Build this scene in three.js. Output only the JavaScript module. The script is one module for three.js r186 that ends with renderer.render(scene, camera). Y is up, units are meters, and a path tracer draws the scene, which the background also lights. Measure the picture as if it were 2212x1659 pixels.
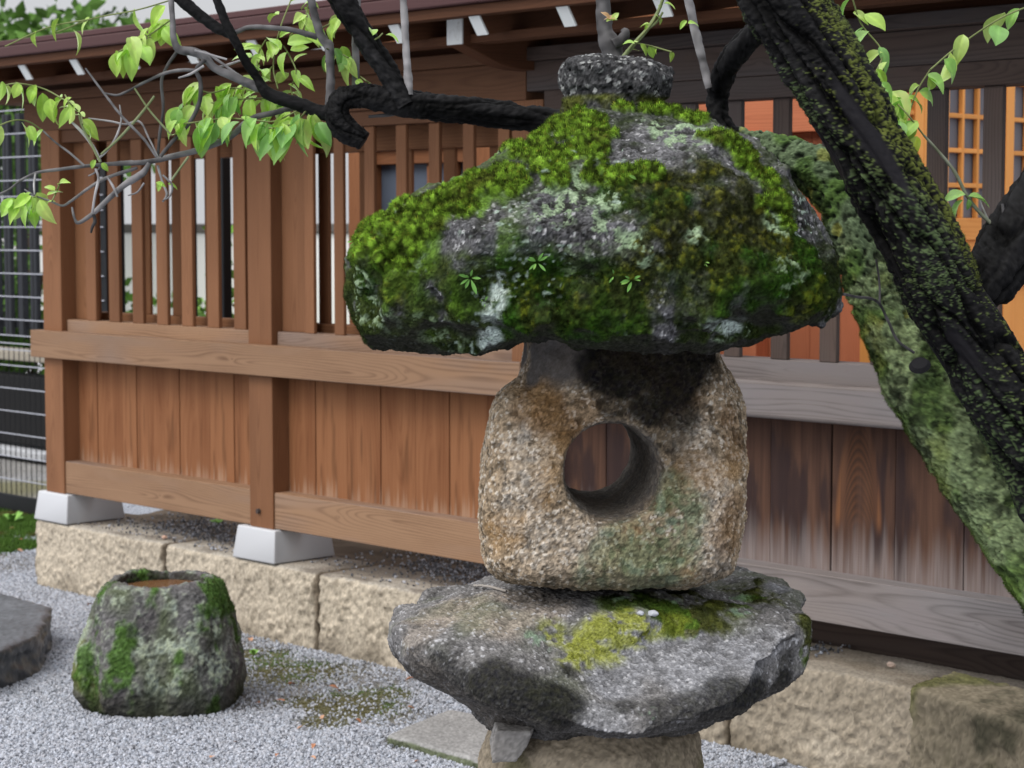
import * as THREE from 'three';
import { RoundedBoxGeometry } from 'three/addons/geometries/RoundedBoxGeometry.js';
import { mergeGeometries } from 'three/addons/utils/BufferGeometryUtils.js';

// ---------------------------------------------------------------- camera, sky, sun, exposure
const scene = new THREE.Scene();
const camera = new THREE.PerspectiveCamera(21.56, 4 / 3, 0.1, 300);
const YAW = THREE.MathUtils.degToRad(44.61), PITCH = THREE.MathUtils.degToRad(4.411);
const FH = new THREE.Vector3(-Math.cos(YAW), 0, -Math.sin(YAW));           // where the camera faces, level
const FWD = FH.clone().multiplyScalar(Math.cos(PITCH)).add(new THREE.Vector3(0, -Math.sin(PITCH), 0));
const EYE = new THREE.Vector3(0, 1.4, 4.22);
camera.position.copy(EYE);
camera.lookAt(EYE.clone().add(FWD));
camera.focus = 3.35; camera.userData.fStop = 11;
const renderer = new THREE.WebGLRenderer({ antialias: true });
renderer.setSize(1024, 768);
renderer.toneMapping = THREE.LinearToneMapping;
renderer.toneMappingExposure = 1.22;
renderer.shadowMap.enabled = true;
{
  const w = 256, h = 128, d = new Float32Array(w * h * 4), s = new THREE.Vector3(-0.35, 1, 0.85).normalize();
  for (let j = 0; j < h; j++) for (let i = 0; i < w; i++) {
    const el = ((j + 0.5) / h - 0.5) * Math.PI, az = ((i + 0.5) / w - 0.5) * 2 * Math.PI;
    const v = [Math.cos(el) * Math.cos(az), Math.sin(el), Math.cos(el) * Math.sin(az)];
    const up = Math.max(0, v[1]), c = Math.max(0, v[0] * s.x + v[1] * s.y + v[2] * s.z);
    const L = (0.42 + 0.44 * up + 1.5 * c * c * c) * 1.13;                 // an overcast sky, brightest round the veiled sun
    d.set([L * 0.985, L * 1.0, L * 1.035, 1], (j * w + i) * 4);
  }
  const sky = new THREE.DataTexture(d, w, h, THREE.RGBAFormat, THREE.FloatType);
  sky.mapping = THREE.EquirectangularReflectionMapping; sky.magFilter = sky.minFilter = THREE.LinearFilter; sky.wrapS = THREE.RepeatWrapping;
  sky.needsUpdate = true;
  scene.background = sky; scene.environment = sky;
}
const sun = new THREE.DirectionalLight(0xfff3e2, 0.9);
sun.position.set(-3.5, 10, 8.5).multiplyScalar(1.2); sun.target.position.set(-3.5, 0.8, 0.8); sun.shadow.radius = 45; sun.castShadow = true;
sun.shadow.mapSize.set(2048, 2048);
Object.assign(sun.shadow.camera, { left: -6, right: 6, top: 6, bottom: -6, near: 1, far: 40 });
scene.add(sun, sun.target);

// ---------------------------------------------------------------- numbers, noise
let seed = 7;
const rnd = () => { seed = (seed + 0x6d2b79f5) | 0; let t = Math.imul(seed ^ (seed >>> 15), 1 | seed); t = (t + Math.imul(t ^ (t >>> 7), 61 | t)) ^ t; return ((t ^ (t >>> 14)) >>> 0) / 4294967296; };
const rr = (a, b) => a + (b - a) * rnd();
const clamp = (x, a = 0, b = 1) => x < a ? a : x > b ? b : x;
const lerp = (a, b, t) => a + (b - a) * t;
const sst = (a, b, x) => { const t = clamp((x - a) / (b - a)); return t * t * (3 - 2 * t); };
const PERM = new Uint8Array(512), HV = new Float32Array(256);
{ const q = [...Array(256).keys()]; for (let i = 255; i > 0; i--) { const j = Math.floor(rnd() * (i + 1)); [q[i], q[j]] = [q[j], q[i]]; } for (let i = 0; i < 512; i++) PERM[i] = q[i & 255]; for (let i = 0; i < 256; i++) HV[i] = rnd() * 2 - 1; }
const HP = new Float32Array(512); for (let i = 0; i < 512; i++) HP[i] = HV[PERM[i & 255]];
function vn(x, y, z) {                                                     // value noise, -1..1
  const xi = Math.floor(x), yi = Math.floor(y), zi = Math.floor(z);
  let u = x - xi, v = y - yi, w = z - zi; u = u * u * (3 - 2 * u); v = v * v * (3 - 2 * v); w = w * w * (3 - 2 * w);
  const X = xi & 255, Y = yi & 255, Z = zi & 255, Z1 = (Z + 1) & 255, A = PERM[X] + Y, B = PERM[X + 1] + Y;
  const A0 = PERM[A & 255], A1 = PERM[(A + 1) & 255], B0 = PERM[B & 255], B1 = PERM[(B + 1) & 255];
  const a = HP[A0 + Z], b = HP[B0 + Z], c = HP[A1 + Z], d = HP[B1 + Z], e = HP[A0 + Z1], f = HP[B0 + Z1], g = HP[A1 + Z1], i = HP[B1 + Z1];
  const x0 = a + (b - a) * u, x1 = c + (d - c) * u, x2 = e + (f - e) * u, x3 = g + (i - g) * u, y0 = x0 + (x1 - x0) * v;
  return y0 + (x2 + (x3 - x2) * v - y0) * w;
}
function fbm(x, y, z, o = 4) { let s = 0, a = 0.5; for (let i = 0; i < o; i++) { s += a * vn(x, y, z); x = x * 2.03 + 11.3; y = y * 2.03 + 5.7; z = z * 2.03 + 3.1; a *= 0.5; } return s; }
const hash3 = (x, y, z) => (HV[PERM[(PERM[(PERM[x & 255] + y) & 255] + z) & 255]] + 1) / 2;
const WO = [0, 0, 0];
function worley(x, y, z) {                                                 // [nearest, second nearest, id of the cell]
  const xi = Math.floor(x), yi = Math.floor(y), zi = Math.floor(z); let d1 = 9, d2 = 9, id = 0;
  for (let i = -1; i < 2; i++) for (let j = -1; j < 2; j++) for (let k = -1; k < 2; k++) {
    const a = xi + i, b = yi + j, c = zi + k, p = PERM[(PERM[(PERM[a & 255] + b) & 255] + c) & 255];
    const dx = a + (HV[p] + 1) / 2 - x, dy = b + (HV[(p + 71) & 255] + 1) / 2 - y, dz = c + (HV[(p + 149) & 255] + 1) / 2 - z, d = dx * dx + dy * dy + dz * dz;
    if (d < d1) { d2 = d1; d1 = d; id = p; } else if (d < d2) d2 = d;
  }
  WO[0] = Math.sqrt(d1); WO[1] = Math.sqrt(d2); WO[2] = id; return WO;
}
const smin = (a, b, k) => { const h = Math.max(k - Math.abs(a - b), 0) / k; return Math.min(a, b) - h * h * k * 0.25; };
const smax = (a, b, k) => -smin(-a, -b, k);
const table = (rows) => (x) => {                                           // smooth look-up in rows of [x, values...], x falling or rising
  const s = rows[0][0] < rows[rows.length - 1][0] ? 1 : -1; let i = 0;
  while (i < rows.length - 2 && s * rows[i + 1][0] < s * x) i++;
  const a = rows[i], b = rows[i + 1], t = clamp((x - a[0]) / (b[0] - a[0]));
  return a.slice(1).map((v, k) => lerp(v, b[k + 1], t));
};

// ---------------------------------------------------------------- where things stand: a view of the photograph 2212 x 1659 gives a point at a depth or on a plane
const UPV = new THREE.Vector3(0, 1, 0), RIGHT = new THREE.Vector3().crossVectors(FWD, UPV).normalize(), CUP = new THREE.Vector3().crossVectors(RIGHT, FWD), FPX = 4359.2;
const ray = (x, y) => FWD.clone().addScaledVector(RIGHT, (x - 1106) / FPX).addScaledVector(CUP, -(y - 829.5) / FPX);
const at = (x, y, depth) => EYE.clone().addScaledVector(ray(x, y), depth);
const onPlane = (x, y, axis, val) => { const d = ray(x, y); return EYE.clone().addScaledVector(d, (val - EYE[axis]) / d[axis]); };

// ---------------------------------------------------------------- scene graph helpers
const taken = {};
const numbered = (n) => { const k = taken[n] = (taken[n] ?? -1) + 1; return k ? `${n}_${String(k).padStart(3, '0')}` : n; };
function thing(name, label, category, pos = [0, 0, 0], turn = 0, group) {
  const o = new THREE.Group(); o.name = numbered(name); scene.add(o); o.position.set(...pos); o.rotation.y = turn;
  return tag(o, label, category, group);
}
function tag(o, label, category, group) { o.userData.label = label; o.userData.category = category; if (group) o.userData.group = group; return o; }
function part(name, geo, mat, parent, kind) {
  const m = new THREE.Mesh(geo, mat); m.name = numbered(name); m.castShadow = m.receiveShadow = true; parent.add(m);
  if (kind) m.userData.kind = kind; return m;
}
const lin = (r, g, b) => new THREE.Color().setRGB(r, g, b);
const std = (o) => new THREE.MeshPhysicalMaterial({ roughness: 0.9, specularIntensity: 0.22, ...o });
const M4 = new THREE.Matrix4(), Q4 = new THREE.Quaternion(), V3 = (x, y, z) => new THREE.Vector3(x, y, z);
function moved(g, x, y, z, ry = 0, rx = 0, rz = 0) { g.applyMatrix4(new THREE.Matrix4().compose(V3(x, y, z), new THREE.Quaternion().setFromEuler(new THREE.Euler(rx, ry, rz, 'YXZ')), V3(1, 1, 1))); return g; }
const merge = (a) => mergeGeometries(a.map((g) => g.index ? g.toNonIndexed() : g), false);

// ---------------------------------------------------------------- a mesh round a field (surface nets): f < 0 inside
function surfaceNets(f, lo, hi, h, slack = 1.6) {
  const nx = Math.ceil((hi[0] - lo[0]) / h) + 1, ny = Math.ceil((hi[1] - lo[1]) / h) + 1, nz = Math.ceil((hi[2] - lo[2]) / h) + 1;
  const val = new Float32Array(nx * ny * nz), B = 4, X = nx, XY = nx * ny, live = [];
  for (let bz = 0; bz < nz; bz += B) for (let by = 0; by < ny; by += B) for (let bx = 0; bx < nx; bx += B) {
    const c = f(lo[0] + (bx + B / 2) * h, lo[1] + (by + B / 2) * h, lo[2] + (bz + B / 2) * h);
    const skip = Math.abs(c) > B * 0.87 * h * slack + 0.005, x1 = Math.min(nx, bx + B), y1 = Math.min(ny, by + B), z1 = Math.min(nz, bz + B);
    for (let k = bz; k < z1; k++) for (let j = by; j < y1; j++) for (let i = bx; i < x1; i++) val[i + j * X + k * XY] = skip ? c : f(lo[0] + i * h, lo[1] + j * h, lo[2] + k * h);
    if (!skip) live.push([bx, by, bz]);
  }
  const vid = new Int32Array(nx * ny * nz).fill(-1), pos = [], idx = [], C = new Float32Array(8);
  const OFF = [0, 1, X, X + 1, XY, XY + 1, XY + X, XY + X + 1], ED = [[0, 1], [2, 3], [4, 5], [6, 7], [0, 2], [1, 3], [4, 6], [5, 7], [0, 4], [1, 5], [2, 6], [3, 7]];
  const cells = [];
  for (const [bx, by, bz] of live) for (let k = Math.max(0, bz - 1); k < Math.min(nz - 1, bz + B); k++) for (let j = Math.max(0, by - 1); j < Math.min(ny - 1, by + B); j++) for (let i = Math.max(0, bx - 1); i < Math.min(nx - 1, bx + B); i++) {
    const o = i + j * X + k * XY; if (vid[o] !== -1) continue;
    let m = 0; for (let q = 0; q < 8; q++) { C[q] = val[o + OFF[q]]; if (C[q] < 0) m |= 1 << q; }
    if (m === 0 || m === 255) { vid[o] = -2; continue; }
    let n = 0, x = 0, y = 0, z = 0;
    for (const [a, b] of ED) if ((C[a] < 0) !== (C[b] < 0)) { const t = C[a] / (C[a] - C[b]); x += lerp(a & 1, b & 1, t); y += lerp((a >> 1) & 1, (b >> 1) & 1, t); z += lerp(a >> 2, b >> 2, t); n++; }
    vid[o] = pos.length / 3; pos.push(lo[0] + (i + x / n) * h, lo[1] + (j + y / n) * h, lo[2] + (k + z / n) * h); cells.push(o);
  }
  for (const o of cells) {
    const s = val[o] < 0;
    const quad = (a, b, c, d, flip) => { if (a < 0 || b < 0 || c < 0 || d < 0) return; if (!flip) idx.push(a, c, b, a, d, c); else idx.push(a, b, c, a, c, d); };
    if (s !== (val[o + 1] < 0)) quad(vid[o], vid[o - X], vid[o - X - XY], vid[o - XY], s);
    if (s !== (val[o + X] < 0)) quad(vid[o], vid[o - XY], vid[o - XY - 1], vid[o - 1], s);
    if (s !== (val[o + XY] < 0)) quad(vid[o], vid[o - 1], vid[o - 1 - X], vid[o - X], s);
  }
  const g = new THREE.BufferGeometry();
  g.setAttribute('position', new THREE.Float32BufferAttribute(pos, 3)); g.setIndex(idx); g.computeVertexNormals();
  return g;
}
// each vertex gets colour and a push along its normal: fn(p, n, out) sets out.c = [r, g, b], out.d = metres
function paint(g, fn) {
  const P = g.attributes.position, N = g.attributes.normal, col = new Float32Array(P.count * 3), out = { c: [0, 0, 0], d: 0, m: 0, j: 0.5, rd: 0.0008 }, moss = new Float32Array(P.count);
  for (let i = 0; i < P.count; i++) {
    const x = P.getX(i), y = P.getY(i), z = P.getZ(i), nx = N.getX(i), ny = N.getY(i), nz = N.getZ(i); out.d = 0; out.m = 0; out.j = 0.5; out.rd = 0.0008;
    fn(x, y, z, nx, ny, nz, out); const jt = 1 + out.j * (rnd() - 0.5); out.d += out.rd * (rnd() - 0.5) * 2; col.set([out.c[0] * jt, out.c[1] * jt, out.c[2] * jt], i * 3); moss[i] = out.m;
    P.setXYZ(i, x + nx * out.d, y + ny * out.d, z + nz * out.d);
  }
  g.setAttribute('color', new THREE.BufferAttribute(col, 3)); g.computeVertexNormals(); g.userData.moss = moss;
  return g;
}
const mixc = (c, k, t) => { if (t <= 0) return; if (t > 1) t = 1; c[0] += (k[0] - c[0]) * t; c[1] += (k[1] - c[1]) * t; c[2] += (k[2] - c[2]) * t; };
// small upright blades on the mossy vertices of a mesh, as one part
const tuftGeo = (() => {
  const p = [], n = [];
  for (let k = 0; k < 5; k++) { const a = k * 1.2566, b = a + 0.5, l = 0.5 + 0.5 * ((k * 7) % 5) / 4, o = 0.45; p.push(Math.cos(a) * 0.25, 0, Math.sin(a) * 0.25, Math.cos(b) * 0.25, 0, Math.sin(b) * 0.25, Math.cos(a + 0.3) * o, l, Math.sin(a + 0.3) * o); for (let q = 0; q < 3; q++) n.push(Math.cos(a) * 0.5, 0.86, Math.sin(a) * 0.5); }
  const g = new THREE.BufferGeometry(); g.setAttribute('position', new THREE.Float32BufferAttribute(p, 3)); g.setAttribute('normal', new THREE.Float32BufferAttribute(n, 3)); return g;
})();
const tuftMat = std({ side: THREE.DoubleSide, roughness: 1 });
function tufts(name, g, parent, most, size, gain = 1.25, min = 0.35) {
  const P = g.attributes.position, N = g.attributes.normal, C = g.attributes.color, M = g.userData.moss, pick = [];
  for (let i = 0; i < P.count; i++) if (M[i] > min) pick.push(i);
  const n = Math.min(most, pick.length), m = new THREE.InstancedMesh(tuftGeo, tuftMat, n), v = V3(0, 0, 0), nn = V3(0, 0, 0), c = new THREE.Color(), q2 = new THREE.Quaternion();
  for (let k = 0; k < n; k++) {
    const j = k + Math.floor(rnd() * (pick.length - k)); [pick[k], pick[j]] = [pick[j], pick[k]]; const i = pick[k];
    nn.fromBufferAttribute(N, i); nn.x += rr(-0.3, 0.3); nn.y += rr(-0.1, 0.5); nn.z += rr(-0.3, 0.3); nn.normalize();
    Q4.setFromUnitVectors(UPV, nn); q2.setFromAxisAngle(UPV, rnd() * 6.28); Q4.multiply(q2);
    const s = size * rr(0.6, 1.3) * (0.5 + 0.5 * M[i]); v.fromBufferAttribute(P, i);
    m.setMatrixAt(k, M4.compose(v, Q4, V3(s, s * 0.78, s))); const t = gain * (0.45 + 1.2 * rnd() ** 1.6), dry = rnd() < 0.13 ? rr(0.3, 0.8) : 0, y = C.getY(i) * t; m.setColorAt(k, c.setRGB(lerp(C.getX(i) * t, y * 0.85, dry), lerp(y * 1.02, y * 0.62, dry), C.getZ(i) * t * 0.9));
  }
  m.name = numbered(name); m.userData.kind = 'stuff'; m.castShadow = m.receiveShadow = true; parent.add(m); return m;
}

// ---------------------------------------------------------------- wood: grain textures, boards cut with their own piece of grain
function tex(w, h, fn, srgb = false) {
  const d = new Uint8Array(w * h * 4), c = [0, 0, 0];
  for (let j = 0; j < h; j++) for (let i = 0; i < w; i++) { fn(i / w, j / h, c); const o = (i + j * w) * 4; for (let k = 0; k < 3; k++) { let v = clamp(c[k]); if (srgb) v = v <= 0.0031308 ? v * 12.92 : 1.055 * v ** (1 / 2.4) - 0.055; d[o + k] = Math.round(v * 255); } d[o + 3] = 255; }
  const t = new THREE.DataTexture(d, w, h); t.magFilter = THREE.LinearFilter; t.minFilter = THREE.LinearMipmapLinearFilter; t.generateMipmaps = true; t.wrapS = t.wrapT = THREE.MirroredRepeatWrapping;
  if (srgb) t.colorSpace = THREE.SRGBColorSpace; t.needsUpdate = true; return t;
}
// grain(a, b): a metres along, b metres across; strips of their own every 0.14 m
function grain(a, b, s, ringW = 0.008) {
  const strip = Math.floor(b / 0.14), u = b - strip * 0.14 - 0.07, k = strip * 7.31 + s;
  const u0 = 0.045 * vn(k, 2.2, 0.5) + 0.02 * vn(a * 1.6, k, 1.7), dep = 0.02 + 0.05 * vn(a * 1.1, k + 3.3, 0.4) + 0.016 * vn(a * 4, k, 9.1);
  const kn = 0.012 / (0.004 + Math.hypot((a - 0.35 - 0.3 * vn(k, 8, 8) - 0.9 * Math.round((a - 0.35) / 0.9)) * 0.45, u - 0.03 * vn(k, 5, 5)));
  const r = Math.hypot(u - u0 + 0.006 * vn(a * 6, b * 20, k), dep) / ringW + 0.7 * vn(a * 3, b * 40, k) + kn * 0.7, f = r - Math.floor(r);
  const late = f < 0.75 ? Math.pow(f / 0.75, 3) : 1 - (f - 0.75) / 0.25;
  const fib = vn(a * 14, b * 900, k) * 0.5 + vn(a * 40, b * 1800, k + 4) * 0.3;
  return [late, fib, fbm(a * 3, b * 12, k, 3), Math.min(1, kn * 0.42)];
}
function woodTex(s, light, dark, opt = {}) {
  return tex(768, 384, (u, v, c) => {
    const a = u * 2, b = v * 0.56, [late, fib, blot, kn] = grain(a, b, s, opt.ring);
    let t = clamp(0.2 + (opt.contrast ?? 0.55) * (late - 0.4) + 0.22 * fib + (opt.blot ?? 0.5) * blot);
    for (let k = 0; k < 3; k++) c[k] = lerp(light[k], dark[k], t);
    if (opt.knot && kn > 0.9) for (let k = 0; k < 3; k++) c[k] *= 0.6;
    if (opt.grey) { const w = clamp(opt.grey + 0.9 * fbm(a * 1.6, b * 9, s + 8, 3)); const l = (c[0] + c[1] + c[2]) / 3; c[0] = lerp(c[0], l * 1.06, w); c[1] = lerp(c[1], l * 1.0, w); c[2] = lerp(c[2], l * 1.04, w); }
  }, true);
}
const bumpWood = tex(512, 256, (u, v, c) => { const [late, fib] = grain(u * 2, v * 0.56, 3); c[0] = c[1] = c[2] = 0.5 + 0.25 * fib - 0.25 * late; });
const woodMat = (map, o = {}) => std({ map, bumpMap: bumpWood, bumpScale: 0.0006, roughness: 0.72, specularIntensity: 0.3, ...o });
const W = {
  brown: woodMat(woodTex(1, [0.215, 0.100, 0.050], [0.105, 0.043, 0.020], { contrast: 0.42, knot: true })),
  brownDeep: woodMat(woodTex(2, [0.20, 0.093, 0.045], [0.10, 0.042, 0.02], { contrast: 0.5 })),
  sill: woodMat(woodTex(3, [0.275, 0.165, 0.100], [0.135, 0.073, 0.043], { contrast: 0.75, knot: true, grey: 0.15 })),
  beam: woodMat(woodTex(4, [0.13, 0.062, 0.033], [0.07, 0.031, 0.016], { contrast: 0.45 })),
  grey: woodMat(woodTex(5, [0.205, 0.172, 0.160], [0.085, 0.066, 0.059], { contrast: 0.5, grey: 0.5, blot: 0.9 })),
  greyDark: woodMat(woodTex(6, [0.085, 0.06, 0.05], [0.04, 0.028, 0.023], { grey: 0.3 })),
  soffit: woodMat(woodTex(7, [0.10, 0.042, 0.021], [0.045, 0.018, 0.009], { contrast: 0.4 })),
  fascia: woodMat(woodTex(8, [0.085, 0.04, 0.04], [0.06, 0.026, 0.027], { contrast: 0.2, blot: 0.3 }), { roughness: 0.5 }),
  orange: woodMat(woodTex(9, [0.86, 0.37, 0.10], [0.68, 0.23, 0.05], { contrast: 0.35 }), { roughness: 0.5 }),
  red: woodMat(woodTex(10, [0.50, 0.17, 0.085], [0.30, 0.085, 0.04], { contrast: 0.45 }), { roughness: 0.55 }),
  hallBrown: woodMat(woodTex(11, [0.24, 0.10, 0.045], [0.13, 0.05, 0.022], { contrast: 0.4 })),
};
// panel boards: four columns of 0.2 m, the whole height of a board
const boardsNew = std({ roughness: 0.75, bumpMap: bumpWood, bumpScale: 0.0004, map: tex(768, 512, (u, v, c) => {
  const col = Math.floor(u * 4), b = u * 0.8, a = v * 0.5 + col * 3, [late, fib, blot] = grain(a * 0.7, (u * 4 - col) * 0.139 + col * 0.14 + 0.0004, 31 + col, 0.011);
  const st = fbm(b * 60, v * 1.6, col * 5.1, 3);
  const t = clamp(0.36 + 0.24 * (late - 0.4) + 0.14 * fib + 0.5 * blot + 0.35 * st + 0.12 * Math.sin(col * 2.6)), L = [0.26, 0.115, 0.053], D = [0.14, 0.05, 0.021];
  for (let k = 0; k < 3; k++) c[k] = lerp(L[k], D[k], t);
  const dk = sst(0.15, 0.5, fbm(b * 35, v * 2.2 + 4, col * 3.7, 3) + 0.15 * sst(0.5, 0.1, v)); for (let k = 0; k < 3; k++) c[k] *= 1 - 0.3 * dk;
  const edge = 0.06 + 0.16 * fbm(b * 70, 3.1, col, 3) + 0.04 * vn(b * 420, 9, col), bl = sst(edge + 0.12, edge - 0.06, v) * (0.42 + 0.3 * fib) * sst(-0.35, 0.25, vn(b * 14, 3, 5) + 0.1);  // rain-bleached feet
  mixc(c, [0.44, 0.33, 0.24], bl);
}, true) });
const boardsOld = std({ roughness: 0.7, bumpMap: bumpWood, bumpScale: 0.0004, map: tex(768, 512, (u, v, c) => {
  const col = Math.floor(u * 4), uu = u * 4 - col, b = u * 0.8;
  let L = [0.10, 0.052, 0.034], D = [0.046, 0.024, 0.018];
  const st = fbm(b * 55, v * 1.3, col * 5.1 + 2, 4), fib = vn(b * 800, v * 8, 3.3) * 0.5 + vn(b * 300, v * 3, 1.3) * 0.5;
  const t = clamp(0.4 + 0.9 * st + 0.25 * fib);
  for (let k = 0; k < 3; k++) c[k] = lerp(L[k], D[k], t);
  const dk = sst(-0.05, 0.3, fbm(b * 26, v * 2.1 + 7, col * 2.7, 4) - 0.5 * Math.abs(v - 0.5) + 0.12); mixc(c, [0.026, 0.017, 0.018], 0.75 * dk);
  if (col === 2) {                                                        // one board with a flame of bare orange grain
    const y = v - 0.9, e = Math.abs(uu - 0.42) / (0.34 * Math.sqrt(clamp((0.95 - v) * 1.0)) + 0.08), in_ = sst(1.0, 0.55, e) * sst(0.3, 0.42, v) * sst(1.0, 0.8, v);
    const ring = (v + 0.35 * (uu - 0.42) ** 2 * 9 + 0.012 * vn(uu * 5, v * 4, 2)) * 19, f = ring - Math.floor(ring), band = f < 0.6 ? f / 0.6 : (1 - f) / 0.4;
    const edge = sst(0.6, 0.95, e) * sst(1.25, 0.95, e) * sst(0.28, 0.4, v) * sst(0.98, 0.7, v) * (0.4 + 0.6 * sst(0.1, 0.5, vn(uu * 28, v * 2, 6)));
    mixc(c, [lerp(0.125, 0.05, band), lerp(0.052, 0.026, band), lerp(0.023, 0.016, band)], 0.75 * in_ * (0.6 + 0.5 * vn(uu * 9, v * 4, 5))); mixc(c, [0.24, 0.10, 0.04], 0.6 * edge);
  }
  const edge = 0.18 + 0.16 * fbm(b * 70, 3.1, col, 4), bl = sst(edge + 0.2, edge - 0.16, v) * (0.62 + 0.35 * fib);
  mixc(c, [0.28, 0.24, 0.23], bl);
}, true) });
// a chamfered piece of timber, grain along its longest side; col >= 0 gives the board mapping instead
function timber(x0, x1, y0, y1, z0, z1, col = -1, bev = 0.003) {
  const w = x1 - x0, h = y1 - y0, d = z1 - z0, g = new RoundedBoxGeometry(w, h, d, 1, Math.min(bev, w / 3, h / 3, d / 3)), P = g.attributes.position, N = g.attributes.normal, uv = g.attributes.uv;
  const ou = rr(0, 3), ov = Math.floor(rr(0, 6)) * 0.14 + rr(0.0, 0.03), L = [w, h, d], ax = L.indexOf(Math.max(...L));
  for (let i = 0; i < P.count; i++) {
    const p = [P.getX(i), P.getY(i), P.getZ(i)], n = [Math.abs(N.getX(i)), Math.abs(N.getY(i)), Math.abs(N.getZ(i))];
    if (col >= 0) { uv.setXY(i, (col + clamp(p[0] / w + 0.5, 0.01, 0.99)) / 4, p[1] / h + 0.5); continue; }
    const f = n.indexOf(Math.max(...n)); let a = ax, b = [0, 1, 2].find((k) => k !== ax && k !== f);
    if (f === ax) { a = (ax + 1) % 3; b = (ax + 2) % 3; }
    uv.setXY(i, (p[a] + ou) / 2, (p[b] + L[b] / 2 + ov + f * 0.28) / 0.56);
  }
  g.translate((x0 + x1) / 2, (y0 + y1) / 2, (z0 + z1) / 2); return g;
}
const ORIGIN = (g, x, y, z) => g.translate(-x, -y, -z);

// ---------------------------------------------------------------- ground
const groundPaint = (x, z) => {                                            // how mossy and how bare the gravel is at a place
  let m = 0, bare = 0; const w = 0.5 * fbm(x * 2.3, z * 2.3, 4.4, 4);
  for (const [px, pz, r, k] of MOSSY) { const d = Math.hypot(x - px, (z - pz)) / r; const t = sst(1.15, 0.55, d + w * 1.3); if (k) m = Math.max(m, t); else bare = Math.max(bare, t); }
  return [m, bare];
};
const spot = (x, y, r, k = 1) => { const p = onPlane(x, y, 'y', 0); return [p.x, p.z, r, k]; };
const MOSSY = [spot(640, 1445, 0.26), spot(575, 1415, 0.16), spot(760, 1525, 0.24), spot(690, 1560, 0.14), spot(830, 1500, 0.16), spot(700, 1480, 0.55, 0), spot(560, 1390, 0.32, 0), spot(540, 1470, 0.2, 0), spot(850, 1540, 0.22, 0), spot(15, 1215, 0.35, 0), spot(20, 1145, 0.3), spot(50, 1180, 0.15), spot(900, 1600, 0.12, 0), [-8.6, -0.6, 0.7, 1], [-7.9, -0.25, 0.25, 1], [-10.6, -1.7, 1.1, 0], [-9.4, -1.5, 0.7, 0], [-9.7, -1.4, 0.5, 1], [-11.2, -1.6, 0.5, 1]];
{
  const gs = (a, b, n) => Array.from({ length: n }, (_, i) => lerp(a, b, i / n));
  const xs = [-120, -60, -30, -18, ...gs(-13, -8.6, 30), ...gs(-8.6, -3.2, 240), ...gs(-3.2, 4, 40), 10, 40, 120], zs = [-120, -60, -30, -15, -8, ...gs(-4, -1.5, 20), ...gs(-1.5, 2.6, 180), ...gs(2.6, 6, 20), 12, 40, 120];
  const pos = [], col = [], uv = [], idx = [];
  for (const z of zs) for (const x of xs) {
    const near = x > -9 && x < -2 && z > -1.5 && z < 3, hgt = near ? 0.008 * fbm(x * 5, 1, z * 5, 3) - 0.004 : -0.004;
    const [m, b] = groundPaint(x, z), c = [0.95, 0.98, 1.04];
    mixc(c, [0.5, 0.44, 0.33], 0.7 * b); mixc(c, [0.40, 0.37, 0.18], 0.85 * m); const t = 1 + 0.2 * fbm(x * 3, 7, z * 3, 3);
    pos.push(x, hgt, z); col.push(c[0] * t, c[1] * t, c[2] * t); uv.push(x / 0.5, z / 0.5);
  }
  const n = xs.length; for (let j = 0; j < zs.length - 1; j++) for (let i = 0; i < n - 1; i++) { const a = i + j * n; idx.push(a, a + n, a + 1, a + 1, a + n, a + n + 1); }
  const g = new THREE.BufferGeometry(); g.setAttribute('position', new THREE.Float32BufferAttribute(pos, 3)); g.setAttribute('color', new THREE.Float32BufferAttribute(col, 3)); g.setAttribute('uv', new THREE.Float32BufferAttribute(uv, 2)); g.setIndex(idx); g.computeVertexNormals();
  const gravel = tex(512, 512, (u, v, c) => { worley(u * 48, v * 48, 0.5); const k = (WO[2] * 0.618) % 1, e = sst(0.0, 0.25, WO[1] - WO[0]); const l = (0.3 + 0.32 * k) * (0.45 + 0.55 * e); c[0] = l * 0.98; c[1] = l; c[2] = l * 1.06; }, true);
  const gb = tex(512, 512, (u, v, c) => { worley(u * 48, v * 48, 0.5); c[0] = c[1] = c[2] = 1 - WO[0]; });
  const o = part('ground', g, std({ map: gravel, vertexColors: true, bumpMap: gb, bumpScale: 0.006, roughness: 0.95 }), scene, 'structure');
  o.receiveShadow = true;
}
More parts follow.
